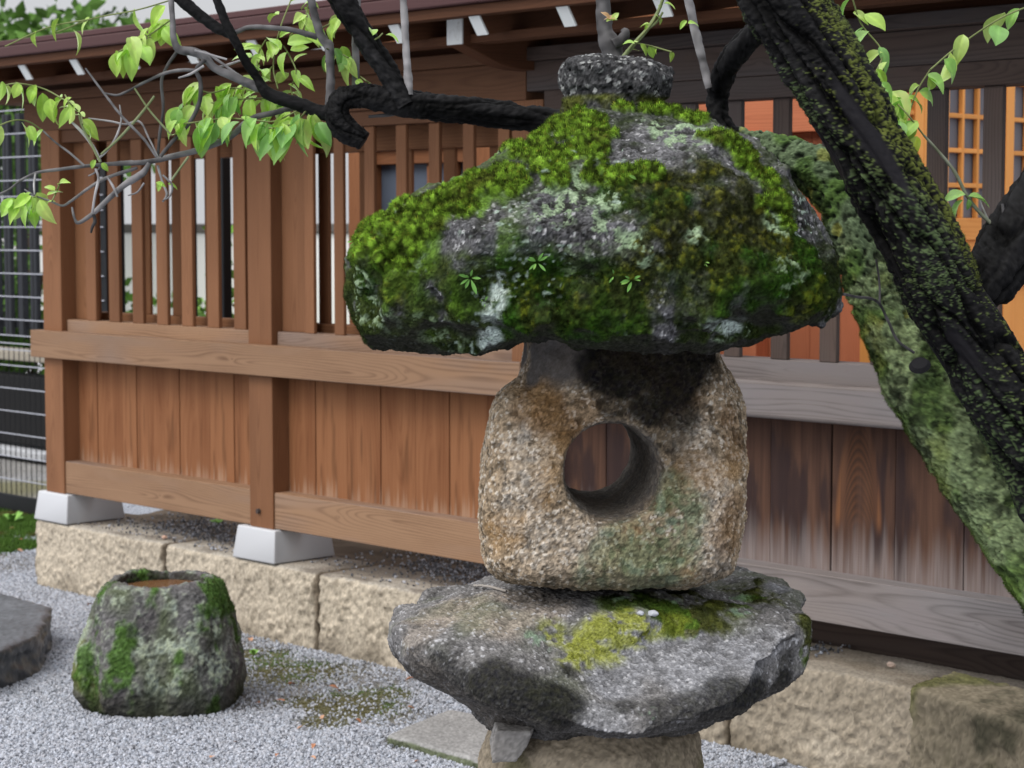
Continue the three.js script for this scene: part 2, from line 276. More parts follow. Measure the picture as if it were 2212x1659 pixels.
{ // the gravel's loose stones where the photograph shows them, one mass
  const st = new THREE.IcosahedronGeometry(1, 0), N = 120000, m = new THREE.InstancedMesh(st, std({ roughness: 0.85 }), N), c = new THREE.Color(); let k = 0;
  const P = st.attributes.position; for (let i = 0; i < P.count; i++) { const s = 1 + 0.28 * vn(P.getX(i) * 2.1, P.getY(i) * 2.1, P.getZ(i) * 2.1); P.setXYZ(i, P.getX(i) * s, P.getY(i) * s, P.getZ(i) * s); } st.computeVertexNormals();
  const v = V3(0, 0, 0), e = new THREE.Euler();
  for (let tries = 0; tries < 900000 && k < N; tries++) {
    const x = rr(-8.4, -3.2), z = rr(-1.1, 2.2); const kerbTop = z < 0.035 && x > -6.95; if (kerbTop && (z < -0.55 || z > -0.01 || x > -2 || Math.abs(x + 5.517) < 0.13 || Math.abs(x + 6.81) < 0.13 || rnd() > 0.05 + 0.25 * sst(-0.1, -0.2, z) * sst(0.0, 0.3, vn(x * 3, 1, z * 3)))) continue;
    v.set(x, 0, z).sub(EYE); const w = v.dot(FWD), px = 1106 + FPX * v.dot(RIGHT) / w, py = 829.5 - FPX * v.dot(CUP) / w;
    if (px < -60 || px > 2270 || py < 1050 || py > 1760) continue;
    const [mo, ba] = groundPaint(x, z); if (rnd() < Math.max(0.88 * mo, 0.72 * ba)) continue;
    const s = 0.0025 + 0.0032 * rnd() ** 2; Q4.setFromEuler(e.set(rnd() * 6, rnd() * 6, rnd() * 6));
    m.setMatrixAt(k, M4.compose(V3(x, (kerbTop ? 0.2615 : 0.001) + s * 0.35, z), Q4, V3(s * rr(0.8, 1.35), s * rr(0.6, 0.9), s * rr(0.8, 1.3))));
    const l = kerbTop && rnd() < 0.7 ? rr(0.05, 0.2) : rnd() < 0.05 ? rr(0.12, 0.22) : 0.29 + 0.27 * rnd(), w2 = rr(-0.03, 0.03); m.setColorAt(k++, c.setRGB(l * (0.95 + w2), l * 0.99, l * (1.10 - w2)));
  }
  m.count = k; m.name = 'gravel_stones'; m.userData.kind = 'stuff'; m.castShadow = m.receiveShadow = true; scene.add(m);
  // moss cushions between the stones
  const mm = new THREE.InstancedMesh(tuftGeo, tuftMat, 26000); k = 0;
  for (let tries = 0; tries < 400000 && k < 26000; tries++) {
    const x = rr(-9, -3.6), z = rr(-1.2, 1.4); if (z < 0.035 && x > -6.95) continue; const [mo] = groundPaint(x, z); if (rnd() > mo * mo * 0.6 * (z < -0.2 ? 2 : 1)) continue;
    const s = rr(0.004, 0.010), far = z < -0.2; Q4.setFromAxisAngle(UPV, rnd() * 6.28); m.position;
    mm.setMatrixAt(k, M4.compose(V3(x, 0.0, z), Q4, far ? V3(s * 3, s * 2.6, s * 3) : V3(s * 1.4, s * 0.8, s * 1.4)));
    const t = rr(0.6, 1.3), gn = sst(0.0, 0.4, vn(x * 6, 3, z * 6) + (far ? 0.6 : -0.05)); mm.setColorAt(k++, c.setRGB(lerp(0.17, 0.11, gn) * t, lerp(0.155, 0.22, gn) * t, lerp(0.055, 0.04, gn) * t));
  }
  mm.count = k; mm.name = 'ground_moss'; mm.userData.kind = 'stuff'; scene.add(mm);
}
{ // raised bed of soil that the fence's kerb holds
  const g = new THREE.PlaneGeometry(6.0, 1.7, 220, 70); g.rotateX(-Math.PI / 2); const P = g.attributes.position, col = [];
  for (let i = 0; i < P.count; i++) { const x = P.getX(i), z = P.getZ(i); P.setY(i, 0.02 * fbm(x * 3, 2, z * 3, 4) + 0.012 * fbm(x * 18, 5, z * 18, 2)); const t = 0.8 + 0.5 * fbm(x * 14, 1, z * 14, 3); col.push(0.16 * t, 0.125 * t, 0.095 * t); }
  g.setAttribute('color', new THREE.Float32BufferAttribute(col, 3)); g.computeVertexNormals(); g.translate(-3.9, 0.247, -1.09);
  part('soil_ground', g, std({ vertexColors: true, roughness: 1 }), scene, 'structure');
}

// ---------------------------------------------------------------- kerb of split-faced stone blocks
{
  const kerb = thing('stone_kerb', 'low kerb of rough split beige stone blocks under the wooden fence', 'kerb', [-4.3, 0, 0]);
  const J = [-6.935, -6.052, -5.176, -4.3, -3.42, -2.55, -1.68], mat = std({ vertexColors: true, roughness: 0.95 });
  for (let b = 0; b < 6; b++) {
    const a0 = J[b] + 0.008, a1 = J[b + 1] - 0.008, cx = (a0 + a1) / 2, hx = (a1 - a0) / 2, right = b > 3;
    const top = 0.262, f = (x, y, z) => {
      const qx = Math.abs(x - cx) - hx + 0.012, qy = Math.abs(y - (top - 0.2)) - 0.2 + 0.02, qz = Math.abs(z + 0.115) - 0.145 + 0.02, ox = Math.max(qx, 0), oy = Math.max(qy, 0), oz = Math.max(qz, 0);
      let d = Math.hypot(ox, oy, oz) + Math.min(Math.max(qx, qy, qz), 0) - 0.016;
      const face = sst(0.0, 0.03, z); d += face * (0.005 * vn(x * 34, y * 30, z * 20 + b) + 0.0075 * vn(x * 85, y * 72, z * 30) + 0.006 * fbm(x * 9, y * 9, b, 2)) + 0.003 * fbm(x * 11, y * 11, z * 11 + b, 3);
      return d;
    };
    const g = surfaceNets(f, [a0 - 0.01, -0.06, -0.28], [a1 + 0.01, top + 0.02, 0.05], 0.0065, 1.3);
    paint(g, (x, y, z, nx, ny, nz, o) => {
      const l = 1 + 0.25 * fbm(x * 5, y * 5, z * 5 + b * 3, 3) + 0.22 * vn(x * 140, y * 140, z * 140), pit = sst(0.15, 0.5, -vn(x * 85, y * 72, z * 30));
      o.c = [0.47 * l, 0.41 * l, 0.325 * l]; mixc(o.c, [0.22, 0.185, 0.14], 0.55 * pit * sst(0.02, 0.04, z));
      mixc(o.c, [0.36, 0.335, 0.295], 0.75 * sst(0.5, 0.9, ny)); mixc(o.c, [0.15, 0.125, 0.1], 0.7 * sst(0.5, 0.9, ny) * sst(0.0, 0.35, fbm(x * 6, 3, z * 12 + 1, 4) - 2.2 * (z + 0.02))); { const e = Math.min(x - a0, a1 - x); mixc(o.c, [0.13, 0.1, 0.07], 0.8 * sst(0.014, 0.0, e + 0.006 * vn(x * 90, y * 90, z * 90))); } mixc(o.c, [0.19, 0.16, 0.12], 0.55 * sst(0.06, 0.0, y + 0.04 * vn(x * 9, 1, b)));
      if (right) mixc(o.c, [0.17, 0.14, 0.10], 0.55 * sst(0.0, 0.4, fbm(x * 4 + 3, y * 7, z * 4, 3) + 0.2)); o.d = 0.0008 * vn(x * 260, y * 260, z * 260);
    });
    part('block', g.translate(4.3, 0, 0), mat, kerb);
  }
}
// tapered granite feet under the posts
{
  const granite = std({ roughness: 0.85, vertexColors: true });
  const g = new RoundedBoxGeometry(0.236, 0.112, 0.27, 14, 0.005), P = g.attributes.position, col = [];
  for (let i = 0; i < P.count; i++) { const t = (P.getY(i) + 0.056) / 0.112, k = lerp(1, 0.89, t); P.setX(i, P.getX(i) * k); P.setZ(i, P.getZ(i) * k); const l = 1 + 0.16 * vn(P.getX(i) * 300, P.getY(i) * 300, P.getZ(i) * 300) + 0.1 * fbm(P.getX(i) * 20, P.getY(i) * 20, P.getZ(i) * 20, 3) - 0.28 * sst(0.22, 0.05, t + 0.1 * vn(P.getX(i) * 40, 2, P.getZ(i) * 40)); col.push(0.54 * l, 0.55 * l, 0.575 * l); }
  g.setAttribute('color', new THREE.Float32BufferAttribute(col, 3)); g.computeVertexNormals(); g.translate(0, 0.056, 0);
  const a = part('foundation_stone', g, granite, scene); a.position.set(-6.81, 0.2605, -0.105); tag(a, 'pale tapered granite block under the end post at the left end of the fence', 'foundation stone', 'foundation stones under the fence posts');
  const add = (x, label) => { const c = a.clone(); c.name = numbered('foundation_stone'); c.position.x = x; c.userData = { ...a.userData, label }; scene.add(c); };
  add(-5.517, 'pale tapered granite block under the middle brown post, behind the stone basin');
}

// ---------------------------------------------------------------- the fence: brown half on the left, weathered half on the right
const shades = new Map();
function shade(m) { if (!m.map || m === boardsNew || m === boardsOld) return m; if (!shades.has(m)) shades.set(m, [0.86, 0.95, 1.03, 1.12].map((k) => { const c = m.clone(); c.color = lin(k, k * (0.98 + 0.02 * k), k * 0.99); return c; })); return shades.get(m)[Math.floor(rnd() * 4)]; }   // no two timbers quite alike
function builder(t) { const p = t.position; return (name, m0, x0, x1, y0, y1, z0, z1, col = -1, bev, m = shade(m0)) => part(name, timber(x0, x1, y0, y1, z0, z1, col, bev).translate(-p.x, -p.y, -p.z), m, t); }
{
  const t = thing('wooden_fence', 'brown wooden fence with upright slats above a boarded panel, left of the lantern', 'fence', [-5.5, 0.372, -0.06]), b = builder(t);
  const posts = [[-6.88, -6.75], [-5.57, -5.44], [-4.28, -4.15]];
  for (const [a, c] of posts) b('post', W.brown, a, c, 0.372, 1.776, -0.13, 0);
  b('middle_rail', W.sill, -6.93, -4.215, 0.9, 1.005, -0.019, 0.03);
  for (let k = 0; k < 2; k++) {
    const a = posts[k][1], c = posts[k + 1][0];
    b('sill', W.sill, a, c, 0.376, 0.5, -0.11, -0.006);
    b('slat_rail', W.sill, a + 0.004, c - 0.002, 0.935, 1.05, -0.095, -0.022); b('back_rail', W.brownDeep, a, c, 0.94, 1.078, -0.165, -0.112); b('back_top_rail', W.brownDeep, a, c, 1.652, 1.735, -0.165, -0.112);
    b('top_rail', W.beam, a, c, 1.727, 1.7755, -0.09, -0.012);
    let x = a; const cuts = k ? [0.145, 0.31, 0.48, 0.65, 0.81, 0.98, 1.16] : [0.13, 0.30, 0.395, 0.50, 0.67, 0.855, 1.0, 1.18]; cuts.forEach((q, i) => { const e = i === cuts.length - 1 ? c : a + q; b('board', boardsNew, x + 0.001, e - 0.001, 0.47, 0.93, -0.088, -0.07 - 0.002 * (i % 2), (i + k) % 4, 0.002); x = e; });
  }
  for (let k = 0; k < 7; k++) { const x = -6.614 + 0.1552 * k; b('slat', W.brown, x, x + 0.068, 1.05, 1.727, -0.040, -0.024); }
  for (let k = 0; k < 7; k++) { const x = -5.290 + 0.1545 * k; b('slat', W.brown, x, x + 0.049, 1.05, 1.727, -0.038, -0.024); }
  b('slat', W.brownDeep, -6.749, -6.60, 1.05, 1.73, -0.085, -0.065); b('slat', W.brown, -5.4395, -5.300, 1.05, 1.73, -0.066, -0.046);
  for (const x of [-6.63, -6.40, -6.2, -5.995, -5.79]) b('back_slat', W.brownDeep, x, x + 0.058, 1.078, 1.66, -0.143, -0.13);
  for (const x of [-5.345, -5.13, -4.925, -4.72, -4.51]) b('back_slat', W.brownDeep, x, x + 0.055, 1.078, 1.66, -0.143, -0.13);
  b('beam', W.beam, -6.99, -4.2165, 1.7755, 1.886, -0.135, 0.004);
  const peg = part('peg', moved(new THREE.CylinderGeometry(0.0085, 0.0095, 0.012, 8).rotateX(Math.PI / 2), -5.517 + 5.5, 0.43 - 0.372, 0.005 + 0.06), W.greyDark, t);
}
{
  const t = thing('wooden_fence', 'weathered grey and dark brown wooden fence with upright slats, behind the leaning plum trunk', 'fence', [-3, 0.376, -0.06]), b = builder(t);
  const x0 = -4.148, x1 = -1.4;
  b('middle_rail', W.grey, -4.2135, x1, 0.9, 1.0, -0.019, 0.03, -1, 0.012); b('slat_rail', W.grey, x0, x1, 0.935, 1.054, -0.095, -0.016);
  b('sill', W.grey, x0, x1, 0.376, 0.5, -0.11, -0.006); b('ground_beam', W.greyDark, x0, x1, 0.22, 0.377, -0.3, -0.262);
  b('top_rail', W.greyDark, x0, x1, 1.741, 1.8, -0.09, -0.002); b('beam', W.greyDark, -4.2135, x1, 1.8, 1.886, -0.135, 0.004);
  const cuts = [-3.96, -3.757, -3.556, -3.357, -3.157, -2.955, -2.75, -2.55, -2.345, -2.14, -1.9, -1.65, x1]; let x = x0; const cols = [0, 1, 3, 0, 1, 2, 3, 1, 0, 3, 1, 0, 3];
  cuts.forEach((e, i) => { const gap = i === 5 ? 0.0035 : 0.0008; b('board', boardsOld, x + gap, e - 0.0008, 0.47, 0.93, -0.088, -0.07 - 0.002 * (i % 2), cols[i], 0.002); x = e; });
  for (let k = 0; k < 17; k++) { const q = -4.12 + 0.1595 * k; b('slat', W.greyDark, q, q + 0.055, 1.054, 1.741, -0.036, -0.02); }
}

// ---------------------------------------------------------------- the little roof over the fence
{
  const t = thing('fence_roof', 'brown wooden roof along the top of the fence with white tipped rafters', 'roof', [-4.2, 1.886, 0]), b = builder(t), SL = 0.17, FL = 0.05, tan = Math.tan(FL), x0 = -7.35, x1 = -1.3;
  b('wall_plate', W.beam, x0 + 0.2, -4.2, 1.8865, 1.925, -0.15, 0.035); b('wall_plate', W.greyDark, -4.199, x1, 1.8865, 1.925, -0.15, 0.035);
  b('purlin', W.soffit, x0 + 0.1, x1, 1.922, 1.948, 0.2, 0.262); b('ridge_board', W.soffit, x0 + 0.2, x1, 1.925, 1.99, -0.09, -0.06);
  const white = std({ color: lin(0.74, 0.76, 0.74), roughness: 0.6 });
  for (let k = -4; k < 15; k++) {
    const x = -5.725 + 0.3335 * k; if (x < x0 || x > x1) continue;
    // rafter: a sloping bar, its end cut square and painted
    const L = 0.46, g = timber(-0.0205, 0.0205, 0, 0.056, -L, 0), m = new THREE.Matrix4().makeRotationX(SL), P = g.attributes.position, lean = 0.46;
    for (let i = 0; i < P.count; i++) if (P.getZ(i) > -0.1) P.setZ(i, P.getZ(i) + lean * P.getY(i));
    g.applyMatrix4(m); g.translate(x + 0.0205 + 4.2, 1.930 - 1.886, 0.345);
    const r = part('rafter', g, W.soffit, t), c = new RoundedBoxGeometry(0.0425, 0.0605, 0.006, 1, 0.001); c.rotateX(Math.atan(lean)); c.translate(0, 0.028, 0.0035 + 0.028 * lean); c.applyMatrix4(m); c.translate(x + 0.0205 + 4.2, 1.930 - 1.886, 0.345); part('rafter_cap', c, white, r);
  }
  const slope = (name, m, y, th, z0, z1, bev, ang = SL) => { const len = (z1 - z0) / Math.cos(ang), g = timber(x0, x1, 0, th, -len, 0, -1, bev); g.applyMatrix4(new THREE.Matrix4().makeRotationX(ang)); g.translate(4.2, y - 1.886, z1); return part(name, g, m, t); };
  slope('soffit_board', W.soffit, 1.9845, 0.008, -0.1, 0.372, 0.002, 0.13);
  b('fascia', W.soffit, x0, x1, 1.978, 2.008, 0.36, 0.402); b('eave_edge', W.fascia, x0, x1, 2.0085, 2.046, 0.35, 0.42, -1, 0.006);
  slope('roof_sheet', W.fascia, 2.047, 0.02, -0.3, 0.415, 0.004, FL);
  // carved bracket arm that comes out over the post, its nose painted white
  const s = new THREE.Shape(); s.moveTo(-0.12, 1.862); s.lineTo(0.05, 1.862); s.bezierCurveTo(0.15, 1.864, 0.2, 1.895, 0.285, 1.918); s.lineTo(0.285, 2.03); s.lineTo(-0.12, 2.03);
  const e = new THREE.ExtrudeGeometry(s, { depth: 0.06, bevelEnabled: true, bevelSize: 0.002, bevelThickness: 0.002, bevelSegments: 1, curveSegments: 16 }); e.rotateY(-Math.PI / 2); e.translate(-4.183 + 4.2, -1.886, 0);
  const uv = e.attributes.uv; for (let i = 0; i < uv.count; i++) uv.setXY(i, uv.getX(i) / 2 + 0.13, uv.getY(i) / 0.56 + 0.1);
  const arm = part('bracket_arm', e, W.soffit, t);
  const nose = std({ map: tex(256, 256, (u, v, c) => { const f = Math.abs(fbm(u * 3 + 2, v * 4, 3, 4)), k = sst(0.05, 0.0, f) * 0.5 + 0.16 * sst(-0.1, 0.4, fbm(u * 5, v * 5, 8, 3)); c[0] = lerp(0.68, 0.42, k); c[1] = lerp(0.70, 0.40, k); c[2] = lerp(0.69, 0.36, k); }, true), roughness: 0.7 });
  part('bracket_nose', moved(new RoundedBoxGeometry(0.064, 0.112, 0.006, 1, 0.0015), -4.213 + 4.2, 1.974 - 1.886, 0.290), nose, arm);
}

// ---------------------------------------------------------------- beyond the fence
{
  const t = thing('shrine_hall', 'wooden shrine hall with orange lattice doors seen through the fence slats', 'shrine hall', [-5, 0, -1.9]), b = builder(t), X = -3.803, Z = -1.2;
  const glass = std({ color: lin(0.17, 0.175, 0.2), roughness: 0.35 }), blue = std({ color: lin(0.10, 0.125, 0.17), roughness: 0.3 });
  b('base', W.hallBrown, -6.5, X, 0.15, 0.42, -3.6, Z - 0.02);
  // front, parallel to the fence
  b('corner_post', W.red, X - 0.15, X + 0.006, 0.42, 2.7, Z - 0.15, Z + 0.006);
  b('lintel', W.red, -6.45, X - 0.15, 1.72, 2.1, Z - 0.08, Z - 0.01); b('lintel', W.hallBrown, -6.45, X - 0.15, 2.1, 2.7, Z - 0.08, Z - 0.015);
  b('sill', W.hallBrown, -6.45, X - 0.15, 0.42, 0.52, Z - 0.1, Z);
  for (const [x, m] of [[-4.42, W.red], [-5.05, W.hallBrown], [-5.7, W.hallBrown], [-6.45, W.hallBrown]]) b('post', m, x, x + 0.12, 0.42, 1.72, Z - 0.11, Z + 0.01);
  for (let k = 0; k < 4; k++) { const x = -4.3 + 0.088 * k; b('plank', W.red, x, x + 0.087, 0.52, 1.72, Z - 0.075, Z - 0.055 - 0.002 * (k & 1)); }
  for (let k = 0; k < 5; k++) { const x = -4.93 + 0.102 * k; b('plank', W.red, x, x + 0.101, 0.52, 1.72, Z - 0.075, Z - 0.055 - 0.002 * (k & 1)); }
  for (const [x0, x1] of [[-5.58, -5.05], [-6.33, -5.7]]) {
    b('panel', W.hallBrown, x0, x1, 0.52, 1.0, Z - 0.08, Z - 0.06); b('pane', blue, x0, x1, 1.0, 1.66, Z - 0.075, Z - 0.067); b('rail', W.hallBrown, x0, x1, 1.66, 1.72, Z - 0.075, Z - 0.03); b('rail', W.hallBrown, x0, x1, 0.98, 1.03, Z - 0.066, Z - 0.03);
    for (let k = 1; k < 4; k++) { const x = lerp(x0, x1, k / 4); b('muntin', W.hallBrown, x - 0.012, x + 0.012, 1.03, 1.66, Z - 0.066, Z - 0.045); }
  }
  // the side with the lattice doors
  const s = (name, m, y0, y1, z0, z1, d0, d1) => b(name, m, X + d0, X + d1, y0, y1, z0, z1);
  for (const [a, c, n] of [[-1.385, -1.20, 1], [-1.86, -1.49, 3], [-2.36, -1.99, 3]]) {
    s('door_stile', W.orange, 0.55, 1.95, c, c + 0.052, -0.04, 0.0); s('door_stile', W.orange, 0.55, 1.95, a - 0.052, a, -0.04, 0.0);
    s('pane', glass, 1.435, 1.93, a, c, -0.03, -0.024); s('door_panel', W.orange, 0.6, 1.22, a, c, -0.032, -0.018); s('door_rail', W.orange, 1.36, 1.435, a, c, -0.04, -0.001); s('door_rail', W.orange, 1.2, 1.245, a, c, -0.04, -0.001); s('door_panel', W.orange, 1.245, 1.36, a, c, -0.03, -0.016); s('door_rail', W.orange, 1.895, 1.95, a, c, -0.04, -0.001); s('door_rail', W.orange, 0.55, 0.61, a, c, -0.04, -0.001);
    for (const y of [1.545, 1.662, 1.778]) s('muntin', W.orange, y - 0.008, y + 0.008, a, c, -0.022, -0.004);
    for (let k = 1; k <= n; k++) { const z = lerp(a, c, k / (n + 1)); s('muntin', W.orange, 1.435, 1.895, z - 0.0075, z + 0.0075, -0.021, -0.003); }
  }
  s('wall', W.red, 0.42, 2.7, -3.6, -2.44, -0.06, -0.02); s('door_sill', W.orange, 0.42, 0.55, -2.42, Z - 0.15, -0.06, 0.01); s('lintel', W.hallBrown, 1.95, 2.7, -2.42, Z - 0.15, -0.06, 0.0);
  b('wall', W.hallBrown, -6.45, X - 0.061, 0.42, 2.7, -3.6, Z - 0.112);
}
const steel = std({ color: lin(0.02, 0.021, 0.023), roughness: 0.45, metalness: 0.3 });
{
  const t = thing('mesh_fence', 'dark green welded wire mesh fence with level wires painted pale for their wet glint, left of the wooden fence', 'fence', [-10.45, 0, -0.98]);
  const rod = (len, r) => new THREE.CylinderGeometry(r, r, len, 5), hs = [], vs = [];
  for (let k = 0; k < 18; k++) { const fold = [7, 13].includes(k) ? 0.035 : 0, y = 0.05 + k * 0.113; hs.push(moved(rod(5, 0.0032), 0, y, fold, 0, 0, Math.PI / 2)); if (fold) hs.push(moved(rod(5, 0.0032), 0, y - 0.035, 0, 0, 0, Math.PI / 2), moved(rod(5, 0.0032), 0, y + 0.035, 0, 0, 0, Math.PI / 2)); }
  for (let k = 0; k < 105; k++) vs.push(moved(rod(2.0, 0.0024), -2.49 + k * 0.0475, 1.0, -0.004));
  part('horizontal_wires', merge(hs), std({ color: lin(0.42, 0.43, 0.48), roughness: 0.35, metalness: 0.3 }), t, 'stuff'); part('upright_wires', merge(vs), steel, t, 'stuff');  // wet glints put into the colour: level wires pale, uprights left dark
  for (const x of [-2.4, 0.2, 2.48]) part('post', moved(new RoundedBoxGeometry(0.05, 2.1, 0.05, 1, 0.006), x, 1.05, -0.035), steel, t);
  part('kick_plate', moved(new RoundedBoxGeometry(5, 0.09, 0.02, 1, 0.003), 0, 0.045, 0.012), steel, t);
}
{
  const t = thing('louvre_fence', 'dark grey fence of upright metal slats behind the wire mesh', 'fence', [-12.95, 0, -2.3]), m = std({ color: lin(0.032, 0.034, 0.04), roughness: 0.55 });
  for (let k = 0; k < 34; k++) part('slat', moved(new RoundedBoxGeometry(0.075, 1.35, 0.03, 1, 0.004), -2.5 + k * 0.148, 1.42, 0), m, t);
  part('rail', moved(new RoundedBoxGeometry(5.2, 0.06, 0.04, 1, 0.005), 0, 0.82, -0.04), m, t); part('rail', moved(new RoundedBoxGeometry(5.2, 0.06, 0.04, 1, 0.005), 0, 2.0, -0.04), m, t);
  const w = thing('low_wall', 'low black wall with a pale coping below the dark metal slats', 'wall', [-13.2, 0, -2.3]);
  part('wall', moved(new RoundedBoxGeometry(5.6, 0.42, 0.16, 1, 0.01), 0, 0.30, 0), std({ color: lin(0.018, 0.018, 0.019), roughness: 0.8 }), w); part('coping', moved(new RoundedBoxGeometry(5.6, 0.06, 0.2, 1, 0.01), 0, 0.63, 0), std({ color: lin(0.33, 0.3, 0.25) }), w); part('footing', moved(new RoundedBoxGeometry(5.6, 0.05, 0.26, 1, 0.01), 0, 0.045, 0.03), std({ color: lin(0.45, 0.46, 0.48) }), w);
}
// leafy shrubs: many small blades round stems
const leafCard = (() => { const g = new THREE.BufferGeometry(); g.setAttribute('position', new THREE.Float32BufferAttribute([0, 0, 0, 0.3, 0.5, 0.08, 0, 1, 0, 0, 0, 0, 0, 1, 0, -0.3, 0.5, 0.08], 3)); g.computeVertexNormals(); return g; })();
const foliageMat = std({ color: lin(1, 1, 1), side: THREE.DoubleSide, roughness: 0.6 });
function shrub(name, label, cat, pos, size, n, leaf, color, trunkH = 0, group) {
  const t = thing(name, label, cat, pos, 0, group), m = new THREE.InstancedMesh(leafCard, foliageMat, n), c = new THREE.Color(), e = new THREE.Euler();
  const stems = []; for (let k = 0; k < (trunkH ? 4 : 6); k++) { const c2 = new THREE.CatmullRomCurve3([V3(0, 0, 0), V3(rr(-0.05, 0.05), trunkH + size[1] * 0.2, rr(-0.05, 0.05)), V3(rr(-0.6, 0.6) * size[0], trunkH + size[1] * rr(0.6, 0.95), rr(-0.6, 0.6) * size[2])]); stems.push(new THREE.TubeGeometry(c2, 8, trunkH ? 0.05 : 0.012, 6)); }
  part(trunkH ? 'trunk' : 'stem', merge(stems), std({ color: lin(0.08, 0.06, 0.045) }), t);
  for (let k = 0; k < n; k++) {
    let x, y, z; do { x = rr(-1, 1); y = rr(-1, 1); z = rr(-1, 1); } while (x * x + y * y + z * z > 1 || fbm(x * 2.2 + pos[0], y * 2.2, z * 2.2, 3) < -0.06 + 0.12 * (x * x + y * y + z * z));
    Q4.setFromEuler(e.set(rnd() * 6, rnd() * 6, rnd() * 6)); const s = leaf * rr(0.6, 1.3);
    m.setMatrixAt(k, M4.compose(V3(x * size[0], trunkH + size[1] * (0.55 + 0.5 * y), z * size[2]), Q4, V3(s, s, s))); const g = rr(0.5, 1.4); m.setColorAt(k, c.setRGB(color[0] * g, color[1] * g, color[2] * g));
  }
  m.name = numbered(trunkH ? 'crown' : 'foliage'); m.userData.kind = 'stuff'; m.castShadow = true; t.add(m); return t;
}
shrub('shrub', 'green leafy shrub behind the dark metal slats at the far left', 'shrub', [-12.1, 0, -3.1], [0.9, 1.5, 0.5], 2600, 0.1, [0.10, 0.21, 0.035]);
shrub('shrub', 'green leafy shrub glimpsed between the fence slats nearest the end post', 'shrub', [-11.6, 0, -3.9], [0.5, 0.9, 0.5], 1000, 0.09, [0.13, 0.25, 0.05]);
shrub('shrub', 'slim climbing plant glimpsed between the slats left of the middle post', 'shrub', [-7.75, 0, -1.5], [0.08, 1.5, 0.08], 160, 0.07, [0.14, 0.28, 0.05]);
shrub('tree', 'leafy green tree standing far behind the left end of the fence', 'tree', [-19.5, 0, -7.5], [2.0, 2.3, 1.8], 3600, 0.2, [0.10, 0.2, 0.04], 1.6);
{
  const t = thing('street_wall', 'pale wall and bright pavement edge glimpsed between the left fence slats', 'wall', [-15, 0, -9]);
  part('wall', moved(new RoundedBoxGeometry(16, 1.35, 0.25, 1, 0.02), 0, 0.68, 0), std({ color: lin(0.62, 0.6, 0.6) }), t); part('coping', moved(new RoundedBoxGeometry(16, 0.1, 0.35, 1, 0.02), 0, 1.4, 0), std({ color: lin(0.10, 0.09, 0.085) }), t);
  const p = new THREE.PlaneGeometry(14, 3.6); p.rotateX(-Math.PI / 2); part('pavement', p.translate(-14.2, 0.012, -5.6), std({ color: lin(0.74, 0.74, 0.76) }), scene, 'structure');
  const l = new THREE.PlaneGeometry(14, 1.0); l.rotateX(-Math.PI / 2); part('grass', l.translate(-15, 0.02, -8.1), std({ color: lin(0.20, 0.34, 0.06) }), scene, 'stuff');
}
for (const [x, z, l] of [[-7.86, -1.0, 'dark steel post glimpsed through the slats nearest the end post at the left'], [-7.3, -1.0, 'dark steel post glimpsed through the slats halfway between the first two brown posts'], [-7.05, -1.0, 'dark steel post glimpsed just left of the middle brown post']]) {
  const t = thing('steel_post', l, 'post', [x, 0.2, z]); part('shaft', moved(new RoundedBoxGeometry(0.045, 1.9, 0.045, 1, 0.006), 0, 0.95, 0), steel, t); part('cap', moved(new RoundedBoxGeometry(0.052, 0.02, 0.052, 1, 0.004), 0, 1.91, 0), steel, t);
}

// ---------------------------------------------------------------- the stone lantern: finial, roof stone, light chamber, platform, shaft
const TURN = Math.PI / 2 - YAW, LD = 3.5;
const LB = EYE.clone().addScaledVector(FH, LD).addScaledVector(RIGHT, (1310 - 1106) / FPX * LD); LB.y = 0;
const LZ = FH.clone().negate();
function sil(x, y, lz = 0) { const d = ray(x, y), o = EYE.clone().sub(LB), t = (lz - o.dot(LZ)) / d.dot(LZ), p = o.addScaledVector(d, t); return [p.dot(RIGHT), p.y, lz]; }
const toWorld = (p) => LB.clone().addScaledVector(RIGHT, p[0]).addScaledVector(LZ, p[2]).add(V3(0, p[1], 0));
function hitLocal(f, x, y) {                                                // where the line of sight meets a stone, in the lantern's own axes
  const o = EYE.clone().sub(LB), d = ray(x, y); let t = 2.6; const p = [0, 0, 0];
  for (let i = 0; i < 160; i++) { p[0] = o.dot(RIGHT) + d.dot(RIGHT) * t; p[1] = o.y + d.y * t; p[2] = o.dot(LZ) + d.dot(LZ) * t; const v = f(p[0], p[1], p[2]); if (v < 0.0012) break; t += clamp(v * 0.45, 0.001, 0.05); if (t > 4.6) break; }
  return [...p];
}
const PX = LD / FPX;                                                        // metres per pixel of the 2212 view at the lantern
const spots = (f, list) => list.map(([x, y, r, k = 1]) => { const p = hitLocal(f, x, y); return [p[0], p[1], p[2], r * PX, k]; });
function cover(S, x, y, z, w) { let m = 0; for (let i = 0; i < S.length; i++) { const s = S[i], dx = x - s[0], dy = y - s[1], dz = z - s[2], R = s[3] * 1.7; if (dx > R || dx < -R || dy > R || dy < -R || dz > R || dz < -R) continue; const t = s[4] * sst(1.25, 0.55, Math.sqrt(dx * dx + dy * dy + dz * dz) / s[3] + w); if (t > m) m = t; } return m; }
const profile = (rows) => table(rows.map(([y, l, r]) => { const a = sil(l, y), b = sil(r, y); return [a[1], a[0], b[0]]; }));
const ell = (x, y, z, c, r) => { const a = (x - c[0]) / r[0], b = (y - c[1]) / r[1], d = (z - c[2]) / r[2], k = Math.sqrt(a * a + b * b + d * d); return (k - 1) * Math.min(r[0], r[1], r[2]); };

